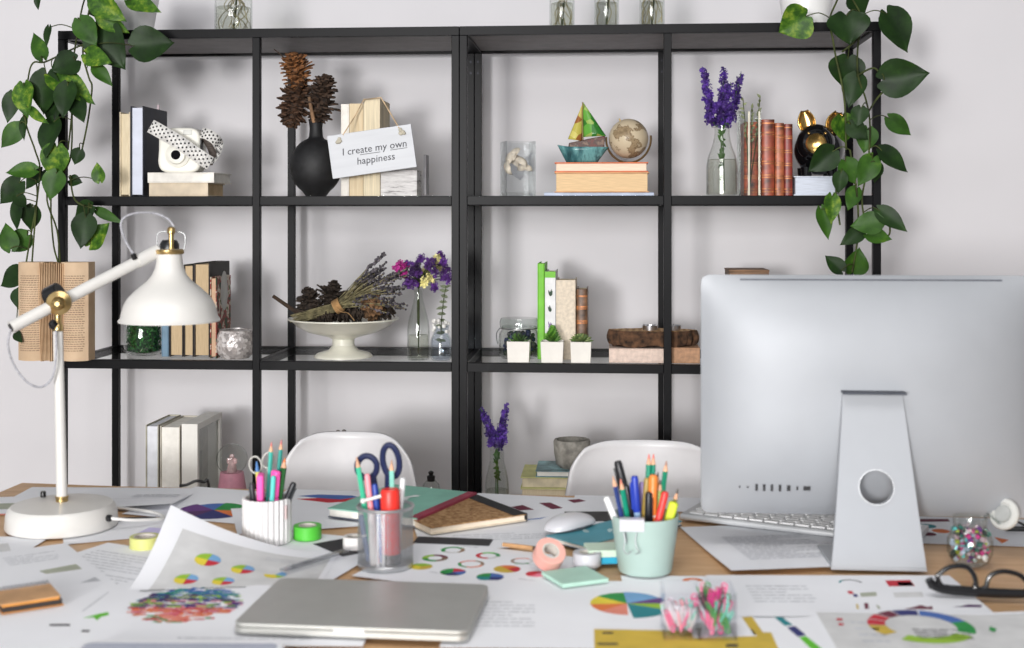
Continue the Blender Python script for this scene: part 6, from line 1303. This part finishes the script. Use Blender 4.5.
def keyboard():
    z = DZ+.0055; p = at(680, 520, z=z); q = at(838, 538.5, z=z); ex = (q-p); a = math.atan2(ex.y, ex.x); w = .41; d = .125; r = thing('keyboard', 'slim silver keyboard with white keys behind the computer stand', 'keyboard', p, a)
    hF, hB = .018, .017
    m = MB(); X_ = Matrix(((0, 0, 1, 0), (1, 0, 0, 0), (0, 1, 0, 0), (0, 0, 0, 1))); n = 10
    prof = [(.0055+.0055*math.cos(PI/2+PI*i/n), .0055+.0055*math.sin(PI/2+PI*i/n)) for i in range(n+1)]+[(d, .0), (d, .0102), (.02, .0108)]
    m.prism(prof, 0, w, 0, X_); m.build('keyboard_body', mat('keyboard_alu', (206, 208, 210), .4, .25, var=.01), r, ang=35)
    km = mat('key_white', (244, 244, 244), .5, var=.005); me = None; sl = (.0102-.0108)/(d-.02)
    pitch = (w-.012)/14.5
    for j in range(6):
        y = .020+j*.0168
        for i in range(14):
            x = .012+pitch*(i+.5)+(.25*pitch if j % 2 else 0)
            if me is None:
                o = MB().box((0, 0, .0012), (pitch*.86, .0142, .0024)).build('key', km, r, bevel=.0006); me = o
            else: o = me.copy(); COL.objects.link(o); o.parent = r
            o.location = (x, y, .0108+sl*(y-.02)); o.rotation_euler = (math.atan(sl), 0, 0)
keyboard()
# ------------------------------------------------------------------ jar of beads, glasses, clip box
def beadjar():
    z = DZ+.0045; c = at(970, 564, z=z); s = S(970, c.y); r = thing('bead_jar', 'small round clear jar of colourful beads with lid flipped open', 'jar', c); k = s
    P = [(13*k, 0), (18*k, 3*k), (22*k, 12*k), (22*k, 24*k), (18*k, 34*k), (15.5*k, 38*k), (16.5*k, 42*k), (16.5*k, 47*k)]; vessel(r, 'jar_glass', P, .0018, CLEAR, r, 36)
    lc = at(1004, 514, Y=c.y+.03)-c; ax = Vector((-.72, -.62, .34)).normalized(); lid = MB(); A = align(lc, ax)
    lid.lathe([(15.5*k, -.004), (16*k, 0), (15*k, .003), (11*k, .0045), (10*k, .002), (.001, .002)], 36, 0, A); o = lid.build('lid', mat('lid_white', (196, 196, 192), .25, var=.02, coat=.3), r)
    MB().lathe([(9*k, .0022), (8*k, .006), (6*k, .0065), (.001, .006)], 28, 0, A).build('lid_boss', mat('lid_grey', (168, 170, 168), .3), o)
    m = MB(); h0 = Vector((16.5*k, .01, 44*k)); m.tube(smoothpts([h0, h0+Vector((.006, .004, .006)), lc-Vector((0, 0, 14*k))], 5), .0022, 8); m.build('hinge', glass('hinge_clear', (226, 230, 230), (170, 176, 176), .1, 1.2), r)
    m = MB(); cols = [(206, 70, 140), (236, 236, 240), (96, 190, 190), (120, 70, 150), (222, 140, 170), (70, 80, 76), (176, 190, 80), (190, 206, 226), (60, 120, 110), (214, 190, 200)]
    for i in range(210):
        a = R.uniform(0, 2*PI); zz = R.uniform(3*k, 36*k); rad = min(20*k, 22.5*k*math.sqrt(max(.1, 1-((zz-18*k)/(26*k))**2)))-.0045; d = rad*math.sqrt(R.uniform(.3, 1)); m.box((0, 0, 0), (R.uniform(.003, .007),)*3, R.randrange(len(cols)), Matrix.Translation((d*math.cos(a), d*math.sin(a), zz+.003)) @ Matrix.Rotation(R.uniform(0, 3), 4, (R.random(), R.random(), 1)))
    o = m.build('colourful_beads', [mat('bead_%d' % i, q, .25, .15, var=.1) for i, q in enumerate(cols)], None, smooth=False, loc=c); tag(o, 'pink, white, teal and purple beads filling the small round jar', 'beads', kind='stuff')
beadjar()
def glasses():
    c = at(985, 597, z=DZ+.0085); c.z = DZ+.0085; s = S(985, c.y); r = thing('eyeglasses', 'thick black eyeglasses lying upside down at right front', 'glasses', c); bk = mat('glasses_black', (24, 24, 26), .25, var=.05); k = s
    def P(px, py, y=0): return Vector(((px-985)*k*1.0, y, (597-py)*k))
    m = MB()
    def rim(pts):
        p = smoothpts([P(*q) for q in pts]+[P(*pts[0])], 5)[:-1]; m.tube(p, .0035, 8, closed=True)
    lz = [(938, 577), (950, 568), (966, 567), (974, 575), (976, 586), (970, 591), (954, 590), (942, 586)]; rz_ = [(986, 587), (990, 576), (1002, 571), (1018, 574), (1026, 582), (1024, 591), (1008, 595), (992, 594)]
    rim(lz); rim(rz_)
    top = smoothpts([P(930, 580), P(934, 586), P(945, 590), P(965, 591.5), P(985, 592.5), P(1005, 593), P(1028, 592.5), P(1040, 588)], 5); m.tube(top, [.0056+.0018*math.sin(PI*i/(len(top)-1)) for i in range(len(top))], 8)
    m.tube(smoothpts([P(974, 584), P(980, 589), P(987, 586)], 4), .0032, 8); m.build('frame', bk, r)
    for pts, ccx in ((lz, 0), (rz_, 1)):
        m2 = MB(); p = smoothpts([P(*q) for q in pts]+[P(*pts[0])], 5)[:-1]; m2.poly(p); m2.build('lens', CLEARP, r)
    for x0, x1, yy in ((934, 1015, .012), (1036, 960, .02)):
        m2 = MB(); a = P(x0, 590, .003); m2.tube(smoothpts([a, a+Vector((0, .008, -.001)), P(x0+(x1-x0)*.3, 596, yy), P(x1, 597.5, yy+.004)], 5), .0022, 8); m2.build('temple', bk, r)
glasses()
a = at(1004, 529, z=DZ+.007); a.z = DZ+.0075; r = thing('bulldog_clip', 'black lever clip at the right edge behind the bead jar', 'clip', a, -.05); m = MB(); m.tube([(0, 0, 0), (.005, 0, 0), (.05, 0, .001)], [.003, .0045, .0045], 8); m.build('clip_jaw', BLACKP, r); m = MB(); m.tube([(.014, 0, .018), (.03, 0, .009), (.045, 0, .002)], [.0016, .002, .003], 8); m.build('clip_lever', BLACKP, r)
def clipbox():
    z = DZ+.0075; p = at(664, 640, z=z); q = at(737, 641, z=z); w = (q-p).length; a = math.atan2(q.y-p.y, q.x-p.x); r = thing('clip_box', 'clear two compartment box of paper clips on the yellow sheet', 'box', p, a); d = .062; h = .060; t = .0018
    m = MB(); m.box((w/2, d/2, t/2), (w, d, t))
    for c_, s_ in (((w/2, t/2, h/2), (w, t, h)), ((w/2, d-t/2, h/2), (w, t, h)), ((t/2, d/2, h/2), (t, d, h)), ((w-t/2, d/2, h/2), (t, d, h)), ((w/2, d/2, h*.48), (t, d-2*t, h*.95))): m.box(c_, s_)
    m.build('box_walls', CLEARP, r)
    M = r.matrix_basis.copy() if False else Matrix.Translation(p) @ Matrix.Rotation(a, 4, 'Z')
    cols = {'pink': (232, 120, 160), 'magenta': (200, 60, 130), 'teal': (110, 196, 180), 'white': (236, 230, 232), 'green': (80, 150, 90), 'black': (60, 56, 66), 'salmon': (236, 160, 170)}; proto = {}
    L = .028; hw = .0034
    path = smoothpts([(hw*.5, 0, L*.25), (hw*.5, 0, L*.75), (0, 0, L*.82), (-hw*.5, 0, L*.75), (-hw*.5, 0, L*.08), (.1*hw, 0, 0), (hw, 0, L*.08), (hw, 0, L*.9), (.1*hw, 0, L), (-hw, 0, L*.9), (-hw, 0, L*.25)], 3)
    for i in range(100):
        left = i % 5 < 2; cn = R.choice(['white', 'salmon', 'teal', 'white', 'pink']) if left else R.choice(['pink', 'magenta', 'teal', 'green', 'black', 'pink', 'salmon'])
        x = R.uniform(.008, w*.5-.008) if left else R.uniform(w*.5+.008, w-.008); y = R.uniform(.012, d-.012); zz = R.uniform(.004, .018 if left else .034)
        if cn not in proto: o = MB().tube(path, .0011, 5).build('paper_clip', mat('clip_'+cn, cols[cn], .35, var=.03), None); proto[cn] = o
        else: o = proto[cn].copy(); COL.objects.link(o)
        ti = R.uniform(-.55, .55); tj = R.uniform(-.4, .4); dz = .0
        o.matrix_world = M @ Matrix.Translation((x, y, zz)) @ Matrix.Rotation(ti, 4, 'Y') @ Matrix.Rotation(tj, 4, 'X') @ Matrix.Rotation(R.uniform(0, 3), 4, 'Z')
        tag(o, '%s paper clip in the %s compartment of the clear clip box' % (cn, 'left' if left else 'right'), 'paper clip', '%s paper clips in the %s compartment' % (cn, 'left' if left else 'right'))
clipbox()
